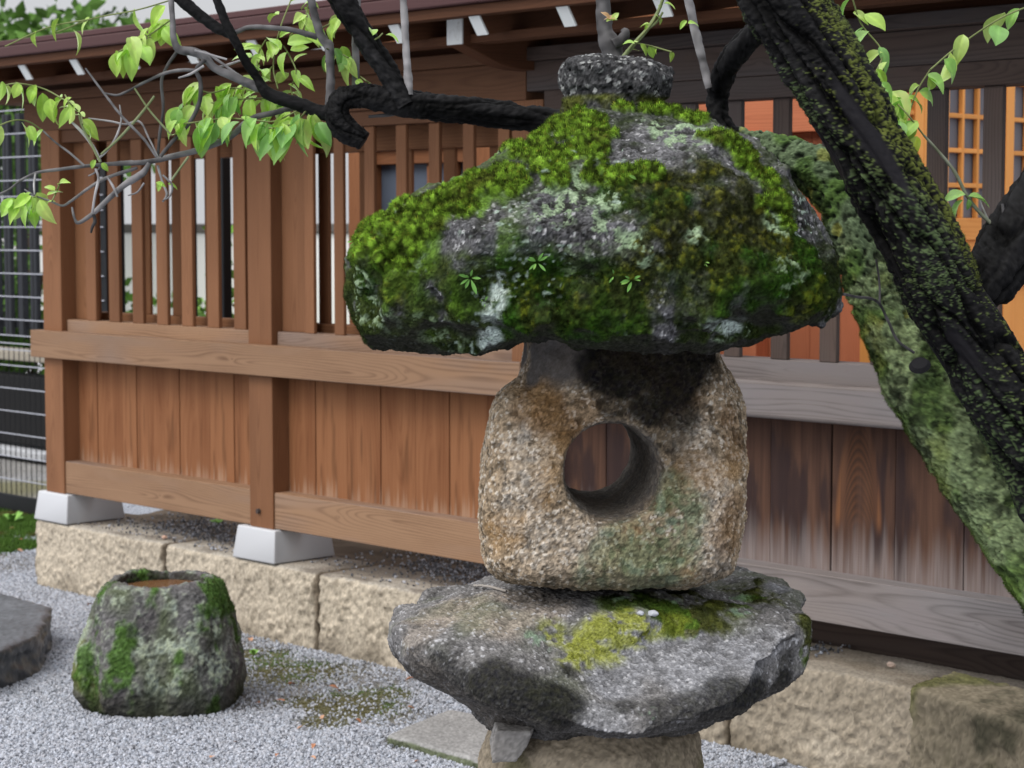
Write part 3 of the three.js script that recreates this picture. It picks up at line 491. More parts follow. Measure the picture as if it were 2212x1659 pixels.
const lantern = thing('stone_lantern', 'old mossy garden lantern of stacked rough stones with a round hole through its chamber', 'stone lantern', LB.toArray(), TURN);
const stoneMat = std({ vertexColors: true, roughness: 0.92, specularIntensity: 0.16 });
const cellHash = (x, y, z, f) => { worley(x * f, y * f, z * f); return HP[WO[2]]; };                  // -1..1, one value per mineral grain

// --- roof stone
const roofRow = profile([[232, 1222, 1436], [250, 1208, 1492], [275, 1186, 1548], [300, 1166, 1598], [345, 1100, 1652], [395, 1002, 1697], [440, 902, 1738], [465, 850, 1752], [482, 806, 1762], [500, 776, 1771], [540, 764, 1788], [600, 764, 1803], [660, 764, 1803], [700, 780, 1790], [735, 803, 1760], [775, 826, 1720]]);
function roofField(x, y, z) {
  const [l, r] = roofRow(y), c = (l + r) / 2, a = (r - l) / 2, b = a * (0.9 + 0.04 * sst(1.38, 1.46, y)), dz = z - 0.0;
  const wob = 0.05 * vn(x * 5 + 3, y * 3, z * 5) + 0.03 * vn(x * 11, y * 8, z * 11 + 4);
  const rho = Math.pow(Math.pow(Math.abs((x - c) / a), 2.25) + Math.pow(Math.abs(dz / b), 2.25), 1 / 2.25) + (Math.abs(dz) / b) * wob * 0.9;
  let d = (rho - 1) * b;
  d = smax(d, y - 1.612, 0.03);
  const side = sst(0.35, 0.9, Math.abs((x - c) / a));
  const bot = 1.212 - 0.025 * sst(-0.1, -0.28, x) * sst(-0.2, 0.1, z) + 0.012 * vn(x * 9, 3, z * 9) + 0.02 * side;
  d = smax(d, bot - y, 0.05);
  d = smin(d, ell(x, y, z, [-0.335, 1.292, 0.15], [0.085, 0.095, 0.14]), 0.06);            // lobe on the left
  d = smin(d, ell(x, y, z, [-0.10, 1.40, 0.235], [0.22, 0.055, 0.075]), 0.11); d = smin(d, ell(x, y, z, [0.02, 1.47, 0.13], [0.17, 0.06, 0.10]), 0.12);            // brow over the hollow
  d = smin(d, ell(x, y, z, [0.17, 1.30, 0.29], [0.15, 0.075, 0.08]), 0.06);                // swelling right of the hollow
  d = smax(d, -ell(x, y, z, [-0.095, 1.318, 0.435], [0.16, 0.036, 0.075]), 0.03);          // hollow
  d = smax(d, -ell(x, y, z, [-0.20, 1.262, 0.42], [0.03, 0.1, 0.06]), 0.03);               // groove of the white streak
  d = smax(d, -ell(x, y, z, [0.27, 1.245, 0.36], [0.11, 0.022, 0.05]), 0.03);              // fold low on the right
  d += 0.018 * fbm(x * 6, y * 7, z * 6, 3) + 0.022 * (Math.abs(vn(x * 9 + 2, y * 10, z * 9)) - 0.25) + 0.011 * (Math.abs(vn(x * 21, y * 21, z * 21)) - 0.25) + 0.006 * vn(x * 34, y * 34, z * 34);
  const rid = sst(0.05, -0.2, x + 0.2) * sst(1.42, 1.34, y); if (rid > 0) d += rid * 0.006 * vn(x * 42, y * 7, z * 30);
  return d;
}
{
  const f = roofField, g = surfaceNets(f, [-0.48, 1.14, -0.46], [0.44, 1.64, 0.47], 0.0028, 2.2);
  const bright = spots(f, [[1190, 280, 45], [1150, 330, 55], [1085, 370, 55], [1020, 400, 52], [950, 425, 46], [890, 455, 44], [840, 478, 42], [795, 492, 40], [800, 520, 40], [845, 535, 36, 0.8], [885, 530, 34, 0.7], [830, 560, 30, 0.6], [1260, 320, 46], [1290, 295, 36, 0.8], [1225, 350, 44], [1205, 325, 46], [1285, 262, 34], [900, 490, 40, 0.8], [950, 470, 40, 0.8], [1060, 395, 50], [1000, 425, 50], [940, 450, 46], [880, 475, 42], [1100, 385, 50], [1160, 320, 50], [1000, 440, 46], [930, 470, 40], [1240, 285, 52], [1120, 400, 40], [1195, 388, 34], [1235, 255, 30], [1180, 360, 40, 0.9], [790, 530, 40, 0.9], [850, 520, 34, 0.8], [870, 560, 36, 0.6],
    [1300, 378, 36], [1345, 375, 38], [1395, 370, 40], [1440, 240, 34], [1400, 236, 26], [1350, 236, 26], [1500, 262, 34], [1560, 300, 40], [1605, 340, 44], [1640, 385, 46], [1668, 420, 40], [1690, 470, 34, 0.8], [1655, 450, 40, 0.8]]);
  const deep = spots(f, [[1150, 640, 70], [1110, 690, 70], [1200, 660, 80], [1240, 700, 70], [1100, 560, 60], [1170, 590, 70], [1330, 660, 70, 0.7], [1700, 540, 60], [1740, 590, 70], [1640, 560, 60, 0.8], [1550, 600, 110, 0.75], [1650, 640, 90, 0.8], [1330, 420, 60], [1300, 440, 45, 0.7], [1420, 450, 70], [1010, 640, 60, 0.5], [900, 640, 60, 0.5], [800, 610, 40, 0.9], [830, 570, 40, 0.8], [1290, 600, 60, 0.6]]);
  const olive = spots(f, [[1430, 410, 70], [1500, 400, 70], [1560, 400, 70], [1520, 460, 90], [1600, 450, 80], [1450, 500, 100], [1560, 530, 110], [1370, 440, 60, 0.7], [1240, 650, 60, 0.6], [1180, 665, 60, 0.8], [1640, 520, 80], [830, 520, 40, 0.6], [860, 620, 60, 0.7], [1090, 470, 30, 0.8], [1110, 600, 40, 0.5], [1480, 590, 90, 0.8], [1750, 650, 60, 0.7], [1390, 600, 80, 0.6]]);
  const bare = spots(f, [[1385, 290, 62], [1380, 330, 60], [1320, 350, 34], [1450, 330, 55], [1480, 290, 50], [1110, 450, 60], [1180, 455, 80], [1050, 500, 70], [1240, 470, 70], [980, 500, 60], [920, 520, 40, 0.8], [1270, 500, 50], [1285, 365, 26], [1690, 435, 26], [860, 555, 28, 0.8], [1470, 640, 60, 0.5], [1715, 700, 30, 0.4]]);
  const lichen = spots(f, [[1480, 285, 60], [1420, 270, 40], [1220, 425, 70], [1280, 440, 50], [1320, 500, 50], [1360, 520, 45], [1400, 545, 40], [780, 620, 46], [795, 660, 46], [830, 700, 50, 0.8], [930, 690, 60, 0.6], [960, 740, 60, 0.5], [1560, 700, 46], [1600, 705, 40], [1700, 600, 40, 0.7], [1500, 510, 26], [1340, 370, 26, 0.8], [1670, 490, 30], [1240, 560, 40, 0.5], [890, 560, 40, 0.6], [1180, 430, 60, 0.7]]);
  const white = spots(f, [[1084, 598, 13], [1078, 625, 19], [1072, 655, 24], [1064, 690, 28], [1056, 722, 30], [1052, 745, 28], [1575, 700, 26], [1545, 706, 22, 0.8], [1605, 690, 16]]);
  paint(g, (x, y, z, nx, ny, nz, o) => {
    const n3 = fbm(x * 22, y * 22, z * 22, 4), wl = 0.8 * n3, wf = 0.65 * vn(x * 130, y * 130, z * 130) + 0.5 * vn(x * 70, y * 70, z * 70), g1 = vn(x * 210, y * 210, z * 210), g2 = vn(x * 380, y * 380, z * 380), ch = cellHash(x, y, z, 190), lob = sst(-0.12, -0.24, x) * sst(1.19, 1.3, y);
    const c = o.c; const l = 0.088 * (1 + 0.4 * ch + 0.5 * g1 + 0.9 * fbm(x * 14, y * 14, z * 14, 3)); c[0] = l; c[1] = l * 0.99; c[2] = l * 1.05; if (ch > 0.88) mixc(c, [0.36, 0.36, 0.37], 0.8);
    const pit = sst(0.12, 0.42, vn(x * 62, y * 62, z * 62) + 0.4 * g1); mixc(c, [0.014, 0.014, 0.012], 0.8 * pit); o.d -= 0.0022 * pit;
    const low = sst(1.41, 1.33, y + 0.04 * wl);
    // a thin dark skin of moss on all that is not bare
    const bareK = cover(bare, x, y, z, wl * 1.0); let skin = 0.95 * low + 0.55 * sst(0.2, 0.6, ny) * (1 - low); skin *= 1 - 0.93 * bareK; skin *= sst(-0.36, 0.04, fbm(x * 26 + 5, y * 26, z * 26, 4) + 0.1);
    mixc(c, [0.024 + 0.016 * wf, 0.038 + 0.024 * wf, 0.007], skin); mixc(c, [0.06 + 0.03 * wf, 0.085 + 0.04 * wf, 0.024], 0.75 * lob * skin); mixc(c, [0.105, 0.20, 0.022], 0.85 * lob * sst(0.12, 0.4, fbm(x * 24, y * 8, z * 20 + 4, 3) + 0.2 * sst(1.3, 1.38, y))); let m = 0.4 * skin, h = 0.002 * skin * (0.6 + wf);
    const dp = cover(deep, x, y, z, wl * 1.2) * (1 - 0.85 * bareK) * sst(-0.4, 0.1, fbm(x * 30, y * 30 + 9, z * 30, 4) + 0.16); mixc(c, [0.022, 0.066 + 0.03 * wf, 0.005], 0.85 * dp); m = Math.max(m, 0.6 * dp); h += 0.0035 * dp * (0.6 + wf);
    const ol = cover(olive, x, y, z, wl * 1.2) * (1 - 0.9 * bareK) * sst(-0.35, 0.15, fbm(x * 34 + 2, y * 34, z * 34, 4) + 0.06), tip = sst(0.1, 0.6, wf + 0.6 * g1); mixc(c, [lerp(0.038, 0.12, tip), lerp(0.045, 0.125, tip), 0.012], 0.82 * ol); m = Math.max(m, 0.75 * ol); h += 0.0045 * ol * (0.6 + wf);
    const li = cover(lichen, x, y, z, wl * 1.4); if (li > 0) { const k = li * sst(0.02, 0.2, fbm(x * 90, y * 90, z * 90, 3) + 0.2 * g2 + 0.16 * (li - 0.5)); mixc(c, [0.23 + 0.05 * g1, 0.31 + 0.05 * g1, 0.19 + 0.04 * g1], 0.85 * k); m *= 1 - k; o.d += 0.0012 * k; }
    const wh = cover(white, x, y, z, wl * 1.1); if (wh > 0) { const k = wh * sst(-0.35, 0.1, vn(x * 120, y * 120, z * 120) + 0.25 * wh + 0.3 * g2); mixc(c, [0.46, 0.54, 0.5], 0.85 * k); mixc(c, [0.06, 0.06, 0.06], 0.7 * sst(0.4, 0.6, g2) * k); m *= 1 - k; h *= 1 - k; }
    // bright cushions that run together, old brownish patches, colour darker in the gaps between
    const br = cover(bright, x, y, z, wl * 1.15) * sst(-0.2, 0.25, ny + 0.25); if (br > 0.01) {
      worley(x * 58, y * 54, z * 58); const dome = clamp(1 - WO[0] * WO[0] * 1.1), k = sst(0.14, 0.5, br + 0.35 * (dome - 0.6) + 0.5 * n3 - 0.55 * sst(0.1, 0.4, fbm(x * 17 + 8, y * 17, z * 17, 3))), gap = sst(0.0, 0.26, WO[1] - WO[0] + 0.12 * g1), old = sst(0.12, 0.4, fbm(x * 25, y * 25 + 6, z * 25, 3));
      const t = 0.35 + 0.8 * dome + 0.3 * wf + 0.25 * g1; mixc(c, [0.155 * t, 0.275 * t, 0.028 * t], k); mixc(c, [0.072, 0.078, 0.014], 0.8 * k * old); mixc(c, [0.018, 0.022, 0.005], 0.85 * k * (1 - gap)); m = Math.max(m, k); h += k * (0.002 + 0.008 * dome * sst(0.0, 0.5, br)) + 0.0015 * wf * k;
    }
    const spk = sst(0.5, 0.6, vn(x * 150 + 7, y * 150, z * 150)) * sst(0.0, 0.3, fbm(x * 9, y * 9 + 3, z * 9, 2)) * (ny < 0.7 ? 1 : 0); mixc(c, [0.3, 0.38, 0.32], 0.75 * spk); m *= 1 - spk;
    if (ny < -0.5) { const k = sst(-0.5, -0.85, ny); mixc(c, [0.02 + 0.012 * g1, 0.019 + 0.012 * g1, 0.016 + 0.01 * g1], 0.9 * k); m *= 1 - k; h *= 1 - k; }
    o.j = 0.95; o.rd = 0.0015;
    o.m = m; o.d += h + 0.0011 * g1 + 0.0011 * wf;
  });
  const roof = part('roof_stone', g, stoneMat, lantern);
  tufts('moss', g, roof, 200000, 0.0072, 1.35, 0.25);
  // rusty spore stalks along the left shoulder
}
// --- finial
{
  const top = sil(1330, 170)[1], c = sil(1331, 172), f = (x, y, z) => {
    const a = Math.atan2(z - 0.0, x - c[0]), w = 0.09 * vn(Math.cos(a) * 1.7, Math.sin(a) * 1.7, 3) + 0.06 * fbm(x * 20, y * 20, z * 20, 3);
    const px = Math.abs((x - c[0]) / 0.0985), py = Math.abs((y - (c[1] - 0.001 - 0.05 * (x - c[0]))) / 0.0385), pz = Math.abs(z / 0.093), rho = Math.pow(Math.pow(px * px + pz * pz, 1.5) + py ** 3, 1 / 3);
    let d = (rho - 1 + w) * 0.045; const cut = 0.013 * vn(x * 30, 2, z * 30);
    d = smax(d, (c[1] - 0.03 + cut) - y, 0.008);
    const neck = Math.max(Math.hypot(x - c[0] + 0.006, z) - 0.083 - 0.005 * vn(x * 30, y * 30, z * 30), Math.abs(y - (c[1] - 0.06)) - 0.06);
    d = smin(d, neck, 0.006); return d + 0.0035 * vn(x * 55, y * 55, z * 55);
  };
  const g = surfaceNets(f, [c[0] - 0.14, c[1] - 0.12, -0.13], [c[0] + 0.14, c[1] + 0.06, 0.13], 0.0026, 1.8);
  paint(g, (x, y, z, nx, ny, nz, o) => {
    const g1 = vn(x * 210, y * 210, z * 210), g2 = vn(x * 330, y * 330, z * 330), ch = cellHash(x, y, z, 150), l = 0.05 * (1 + 0.6 * ch + 0.6 * g1); o.c = [l, l, l * 1.04]; if (ch > 0.66 && y > c[1] - 0.03) mixc(o.c, [0.36, 0.37, 0.36], 0.7 * sst(0.66, 0.85, ch)); o.j = 0.7; o.rd = 0.0014;
    o.m = 0; o.d = 0.0022 * g1 + 0.0012 * g2; const k = sst(c[1] - 0.026, c[1] - 0.036, y) * sst(-0.45, 0.15, fbm(x * 25, y * 25, z * 25, 2) + 0.25 * Math.abs(x) / 0.08 - 0.05);
    if (k > 0) { mixc(o.c, [0.11, 0.125, 0.022], 0.85 * k); o.m = k; o.d += 0.003 * k; } mixc(o.c, [0.1, 0.1, 0.04], 0.4 * sst(0.2, 0.5, fbm(x * 18, y * 18 + 2, z * 18, 2)) * sst(c[1] - 0.01, c[1] - 0.03, y));
  });
  const p = part('finial', g, stoneMat, lantern); tufts('moss', g, p, 7000, 0.0052, 1.1, 0.35);
}
// --- light chamber
const chRow = profile([[715, 1136, 1540], [760, 1130, 1545], [790, 1124, 1560], [812, 1118, 1574], [832, 1092, 1582], [850, 1070, 1589], [880, 1060, 1594], [930, 1049, 1597], [1000, 1040, 1600], [1060, 1037, 1596], [1130, 1041, 1590], [1180, 1048, 1582], [1220, 1064, 1574], [1245, 1090, 1564], [1262, 1120, 1568], [1290, 1170, 1545]]);
const CHB = sil(0, 1272, 0.16)[1];
function chamberSolid(x, y, z) {
  const [l, r] = chRow(y), c = (l + r) / 2, a = (r - l) / 2, b = 0.145 + 0.035 * (a / 0.226) - 0.018 * sst(0.96, 1.1, y), cz = 0.02, sk = 0.10 * (x - c);
  let d = (Math.pow(Math.pow(Math.abs((x - c) / a), 4.2) + Math.pow(Math.abs((z - cz + sk) / b), 4.2), 1 / 4.2) - 1) * b;
  d = smin(d, ell(x, y, z, [0.155, 0.88, 0.13], [0.05, 0.13, 0.045]), 0.05); d = smax(d, CHB - y, 0.05);
  return d + 0.011 * fbm(x * 9, y * 9, z * 9 + 7, 3) + 0.0035 * vn(x * 34, y * 34, z * 34);
}
const holeA = sil(1325, 1020, 0.19), holeR = 0.0765;
function chamberField(x, y, z) {
  const d = chamberSolid(x, y, z), dx = x - (holeA[0] + 0.085 * (z - 0.19)), dy = y - holeA[1], a = Math.atan2(dy, dx);
  const h = Math.hypot(dx, dy) - holeR - 0.003 * vn(Math.cos(a) * 2.5, Math.sin(a) * 2.5, z * 12) - 0.0016 * vn(dx * 70, dy * 70, z * 70) - 0.010 * sst(0.12, 0.22, z);
  return smax(d, -h, 0.014);
}
{
  const f = chamberField, S = chamberSolid, g = surfaceNets(f, [-0.27, CHB - 0.03, -0.2], [0.28, 1.245, 0.26], 0.0022, 1.6);
  const sootAndShade = spots(S, [[1310, 800, 70], [1380, 800, 90], [1440, 820, 90], [1330, 870, 45, 0.8], [1400, 880, 60], [1460, 890, 60, 0.9], [1500, 780, 80], [1270, 790, 36, 0.9], [1440, 940, 60, 0.7], [1460, 1000, 50, 0.5], [1530, 760, 50], [1390, 750, 80], [1300, 745, 40]]);  // dark stain, with the deep shade under the roof stone painted into it
  const grout = spots(S, [[1170, 770, 55], [1220, 780, 60], [1150, 810, 30], [1250, 760, 40], [1130, 760, 40], [1210, 750, 60]]);
  const brown = spots(S, [[1190, 890, 50], [1225, 930, 34], [1150, 850, 50, 0.7], [1260, 890, 40, 0.6], [1130, 880, 40, 0.6], [1480, 850, 50, 0.6], [1580, 900, 40, 0.7], [1590, 960, 40, 0.6], [1580, 1160, 50, 0.7], [1590, 1100, 40, 0.7]]);
  const green = spots(S, [[1440, 1180, 70], [1380, 1210, 60], [1320, 1190, 50, 0.8], [1460, 1100, 60], [1300, 1235, 60, 0.7], [1420, 1245, 70], [1360, 1155, 50, 0.7], [1480, 1230, 50, 0.8], [1455, 1050, 45, 0.8], [1380, 1160, 50, 0.6]]);
  const light = spots(S, [[1140, 970, 60], [1130, 1040, 60], [1130, 1110, 60], [1500, 930, 50], [1510, 1010, 50], [1540, 1070, 50], [1510, 1140, 50], [1250, 1170, 60], [1540, 1210, 50], [1180, 1180, 70], [1480, 960, 40]]);
  const gy = CHB + 0.02;
  paint(g, (x, y, z, nx, ny, nz, o) => {
    const wl = 0.5 * fbm(x * 17, y * 17, z * 17, 3), g1 = vn(x * 170, y * 170, z * 170), g2 = vn(x * 330, y * 330, z * 330), b1 = fbm(x * 12 + 4, y * 12, z * 12, 3), ch = cellHash(x, y, z, 200);
    const l = Math.max(0.15, 1 + 0.45 * ch + 0.3 * g1 + 0.3 * b1), c = o.c; c[0] = 0.315 * l; c[1] = 0.242 * l; c[2] = 0.165 * l;
    if (ch > 0.62) mixc(c, [0.55, 0.5, 0.43], 0.8); const pit = sst(0.2, 0.5, vn(x * 95, y * 95, z * 95) + 0.35 * g1); mixc(c, [0.05, 0.038, 0.026], 0.75 * pit); o.j = 0.6;
    mixc(c, [0.33, 0.20, 0.085], 0.6 * sst(0.1, 0.4, fbm(x * 10, y * 10 + 5, z * 10, 3)));
    const li = cover(light, x, y, z, wl); mixc(c, [0.47 * l, 0.435 * l, 0.385 * l], 0.5 * li * (0.6 + 0.4 * g1));
    const br = cover(brown, x, y, z, wl); mixc(c, [0.15 * l, 0.082 * l, 0.034 * l], 0.75 * br);
    const gn = cover(green, x, y, z, wl); mixc(c, [0.10 * l, 0.13 * l, 0.068 * l], 0.75 * gn * sst(-0.4, 0.3, b1 + 0.3 * g1 + 0.15));
    mixc(c, [0.17, 0.24, 0.17], 0.4 * gn * sst(0.3, 0.5, vn(x * 60, y * 60, z * 60 + 3)));
    const gr = cover(grout, x, y, z, wl * 0.6); mixc(c, [0.085 + 0.015 * g1, 0.078 + 0.015 * g1, 0.074 + 0.015 * g1], 0.95 * gr);
    const so = cover(sootAndShade, x, y, z, wl * 0.9); mixc(c, [0.006 + 0.004 * g1, 0.006 + 0.004 * g1, 0.005], 0.96 * so * sst(-0.75, -0.2, g2 + 0.8 * so));
    const dx = x - (holeA[0] + 0.085 * (z - 0.19)), dy = y - holeA[1], rh = Math.hypot(dx, dy); if (rh < holeR + 0.014) { const t = sst(holeR + 0.014, holeR + 0.001, rh); mixc(c, [0.085 + 0.02 * g1, 0.08 + 0.02 * g1, 0.076 + 0.02 * g1], 0.85 * t); }
    mixc(c, [0.07, 0.062, 0.05], 0.5 * sst(gy + 0.03, gy - 0.01, y));
    const smooth = 1 - 0.75 * gr - 0.5 * sst(holeR + 0.012, holeR, rh); o.m = 0; o.rd = 0.0012 * smooth; o.j = 0.25 + 0.35 * smooth; o.d = smooth * (0.0018 * g1 + 0.0006 * ch - 0.002 * pit);
  });
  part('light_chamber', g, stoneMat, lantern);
}
// --- platform slab
const slabTop = (x, z) => 0.742 - 0.38 * Math.max(0, z - 0.1 - 0.15 * sst(0.0, -0.2, x)) - 0.10 * Math.max(0, -x - 0.2) + 0.012 * sst(0.15, 0.3, x) * sst(0.1, -0.2, z);
function slabField(x, y, z) {
  const a = Math.atan2(z, x), cx = -0.005, lob = 0.03 * vn(Math.cos(a) * 2 + 5, Math.sin(a) * 2, 1.5) + 0.02 * vn(Math.cos(a) * 4.5, Math.sin(a) * 4.5, 7.7);
  const top = slabTop(x, z), t = clamp((top - y) / 0.19), px = x - cx, ax = px < 0 ? lerp(0.372, 0.225, sst(0.15, 1.04, t)) : lerp(0.352, 0.20, sst(0.42, 1.05, t)), az = z > 0 ? lerp(0.385, 0.17, sst(0.22, 1.02, t)) : 0.36 - 0.14 * t;
  const n = px > 0 ? lerp(2.2, 5, sst(0.18, 0.02, z)) : 2.2;
  let d = (Math.pow(Math.abs(px / ax) ** n + Math.abs(z / az) ** n, 1 / n) + lob - 1) * 0.3;
  // broken ledge along the front
  const led = sst(-0.11, -0.04, x) * sst(0.1, 0.2, z); if (led > 0) { const ly = top - 0.030 - 0.014 * vn(x * 9, 2, 2) - 0.004 * vn(x * 34, 5, 1) + 0.03 * sst(0.18, 0.32, x); d += led * 0.034 * sst(ly + 0.009, ly - 0.012, y); }
  d = smax(d, y - top, 0.03); d = smax(d, 0.542 - y, 0.03);
  d = smin(d, ell(x, y, z, [-0.01, 0.745, 0.03], [0.225, 0.035, 0.17]), 0.05);               // mortar bed under the chamber
  return d + 0.011 * fbm(x * 10, y * 12, z * 10, 3) + 0.010 * (Math.abs(vn(x * 8 + 5, y * 9, z * 8)) - 0.25) + 0.003 * vn(x * 28, y * 34, z * 28);
}
{
  const f = slabField, g = surfaceNets(f, [-0.43, 0.5, -0.43], [0.41, 0.8, 0.46], 0.0024, 1.9);
  const yellow = spots(f, [[1300, 1370, 60], [1250, 1395, 50], [1360, 1350, 50], [1240, 1420, 40], [1410, 1345, 40, 0.8], [1200, 1375, 40, 0.7], [1460, 1350, 30, 0.6]]);
  const mossS = spots(f, [[1380, 1290, 60, 0.9], [1450, 1320, 60], [1520, 1330, 60], [1580, 1310, 60], [1630, 1280, 50], [1600, 1265, 50], [1500, 1290, 60], [1340, 1300, 50, 0.7], [1660, 1300, 40, 0.8], [1540, 1345, 50, 0.8], [1745, 1400, 40, 0.9], [1742, 1340, 30, 0.9], [1735, 1460, 30, 0.8]]);
  const pale = spots(f, [[1460, 1300, 26], [1590, 1290, 34], [1340, 1290, 24], [1600, 1320, 30], [1370, 1280, 20], [1170, 1390, 30, 0.8], [1400, 1540, 16], [1150, 1380, 26]]);
  const beige = spots(f, [[1000, 1310, 90], [940, 1340, 70], [1080, 1340, 80], [1120, 1300, 70], [900, 1370, 50, 0.6], [960, 1480, 80, 0.8], [1050, 1540, 80, 0.7], [1180, 1310, 60, 0.8]]);
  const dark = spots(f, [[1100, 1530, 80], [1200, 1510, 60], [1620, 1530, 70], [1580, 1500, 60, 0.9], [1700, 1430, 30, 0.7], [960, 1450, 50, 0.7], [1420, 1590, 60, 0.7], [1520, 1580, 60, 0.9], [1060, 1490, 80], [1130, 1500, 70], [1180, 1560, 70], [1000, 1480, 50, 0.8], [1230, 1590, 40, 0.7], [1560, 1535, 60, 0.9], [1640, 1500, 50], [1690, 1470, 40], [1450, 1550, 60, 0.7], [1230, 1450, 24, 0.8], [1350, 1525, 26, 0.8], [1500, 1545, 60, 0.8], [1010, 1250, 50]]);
  const glint = spots(f, [[1400, 1420, 100], [1500, 1430, 110], [1600, 1400, 80], [1330, 1470, 70], [1650, 1380, 60, 0.7], [1680, 1270, 40], [1300, 1560, 60, 0.7]]);
  paint(g, (x, y, z, nx, ny, nz, o) => {
    const wl = 0.5 * fbm(x * 17, y * 17, z * 17, 3), wf = vn(x * 80, y * 80, z * 80), g1 = vn(x * 190, y * 190, z * 190), g2 = vn(x * 340, y * 340, z * 340), b1 = fbm(x * 12 + 4, y * 12, z * 12, 3), ch = cellHash(x, y, z, 210), pit = sst(0.2, 0.5, vn(x * 85, y * 85, z * 85) + 0.35 * g1);
    const l = Math.max(0.15, 1 + 0.3 * ch + 0.3 * g1 + 0.35 * b1), c = o.c; c[0] = 0.165 * l; c[1] = 0.16 * l; c[2] = 0.16 * l;
    const bg = cover(beige, x, y, z, wl); mixc(c, [0.30 * l, 0.255 * l, 0.21 * l], 0.75 * bg);
    const gl = cover(glint, x, y, z, wl); mixc(c, [0.235 * l, 0.24 * l, 0.26 * l], 0.75 * gl); if (ch > 0.84) mixc(c, [0.45, 0.45, 0.47], 0.7); mixc(c, [0.04, 0.039, 0.039], 0.45 * pit); o.j = 0.75; o.rd = 0.0011;
    mixc(c, [0.11, 0.125, 0.07], 0.45 * sst(0.0, 0.4, fbm(x * 9, y * 9 + 1, z * 9, 3)) * sst(-0.2, 0.3, ny) * (1 - gl));
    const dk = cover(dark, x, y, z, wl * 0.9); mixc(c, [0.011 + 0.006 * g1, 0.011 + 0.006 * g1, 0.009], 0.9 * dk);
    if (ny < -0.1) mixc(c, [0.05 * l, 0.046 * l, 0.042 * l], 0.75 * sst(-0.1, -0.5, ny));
    const ms = cover(mossS, x, y, z, wl * 1.1) * sst(-0.25, 0.15, fbm(x * 38, y * 38, z * 38, 3) + 0.08), my = cover(yellow, x, y, z, wl * 1.2) * sst(-0.2, 0.1, fbm(x * 60, y * 60, z * 60, 3) + 0.02);
    mixc(c, [0.10 + 0.03 * wf, 0.115 + 0.03 * wf, 0.02], 0.9 * ms); if (b1 > 0.1) mixc(c, [0.10, 0.19, 0.025], 0.8 * ms); mixc(c, [0.33, 0.36, 0.05], 0.8 * my);
    const pl = cover(pale, x, y, z, wl * 1.2) * sst(-0.05, 0.15, fbm(x * 80, y * 80, z * 80, 2)); mixc(c, [0.22, 0.33, 0.22], 0.6 * pl);
    o.m = Math.max(ms * (1 - pl), 0.5 * my); o.d = 0.003 * ms * (0.5 + wf) + (1 - 0.6 * ms) * (0.0016 * g1 + 0.0006 * ch - 0.0017 * pit) + 0.0012 * my;
  });
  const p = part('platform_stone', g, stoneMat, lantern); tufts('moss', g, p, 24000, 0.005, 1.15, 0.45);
}
// --- shaft and the wedge of stone that levels the platform
{
  const f = (x, y, z) => { const r = 0.183 + 0.02 * sst(0.3, 0.0, y) + 0.012 * sst(0.54, 0.45, y) - 0.03 * sst(0.51, 0.555, y); return Math.max(Math.hypot(x + 0.022, z) - r, y - 0.556) + 0.012 * fbm(x * 9, y * 9, z * 9, 3) + 0.003 * vn(x * 40, y * 40, z * 40); };
  const g = surfaceNets(f, [-0.26, -0.03, -0.25], [0.22, 0.58, 0.25], 0.0045, 1.4);
  paint(g, (x, y, z, nx, ny, nz, o) => { const g1 = vn(x * 150, y * 150, z * 150), l = 1 + 0.35 * g1 + 0.4 * fbm(x * 12, y * 12, z * 12, 3); o.c = [0.27 * l, 0.225 * l, 0.165 * l]; mixc(o.c, [0.12, 0.115, 0.05], 0.6 * sst(0.05, 0.35, fbm(x * 7 + 2, y * 7, z * 7, 3))); o.d = 0.002 * g1; });
  part('shaft', g, stoneMat, lantern);
  const c = sil(1100, 1600, 0.14), w = (x, y, z) => { const qx = Math.abs(x - c[0] - 0.3 * (y - c[1])) - 0.028 + 0.5 * Math.max(0, c[1] - y), qy = Math.abs(y - c[1]) - 0.024, qz = Math.abs(z - 0.13) - 0.045; return Math.max(qx, qy, qz) - 0.003 + 0.004 * vn(x * 40, y * 40, z * 40); };
  const wg = surfaceNets(w, [c[0] - 0.08, c[1] - 0.05, 0.06], [c[0] + 0.08, c[1] + 0.05, 0.2], 0.004, 1.2); paint(wg, (x, y, z, nx, ny, nz, o) => { const l = 1 + 0.2 * vn(x * 200, y * 200, z * 200); o.c = [0.28 * l, 0.265 * l, 0.25 * l]; });
  part('wedge', wg, stoneMat, lantern);
}

// ---------------------------------------------------------------- the plum tree: leaning trunk, mossy limb, branches, twigs, leaves
const TB = at(2640, 2212, 3.55); TB.y = 0;
const plum = thing('plum_tree', 'old plum tree with a leaning black trunk, a mossy limb and sparse fresh green leaves', 'tree', TB.toArray());
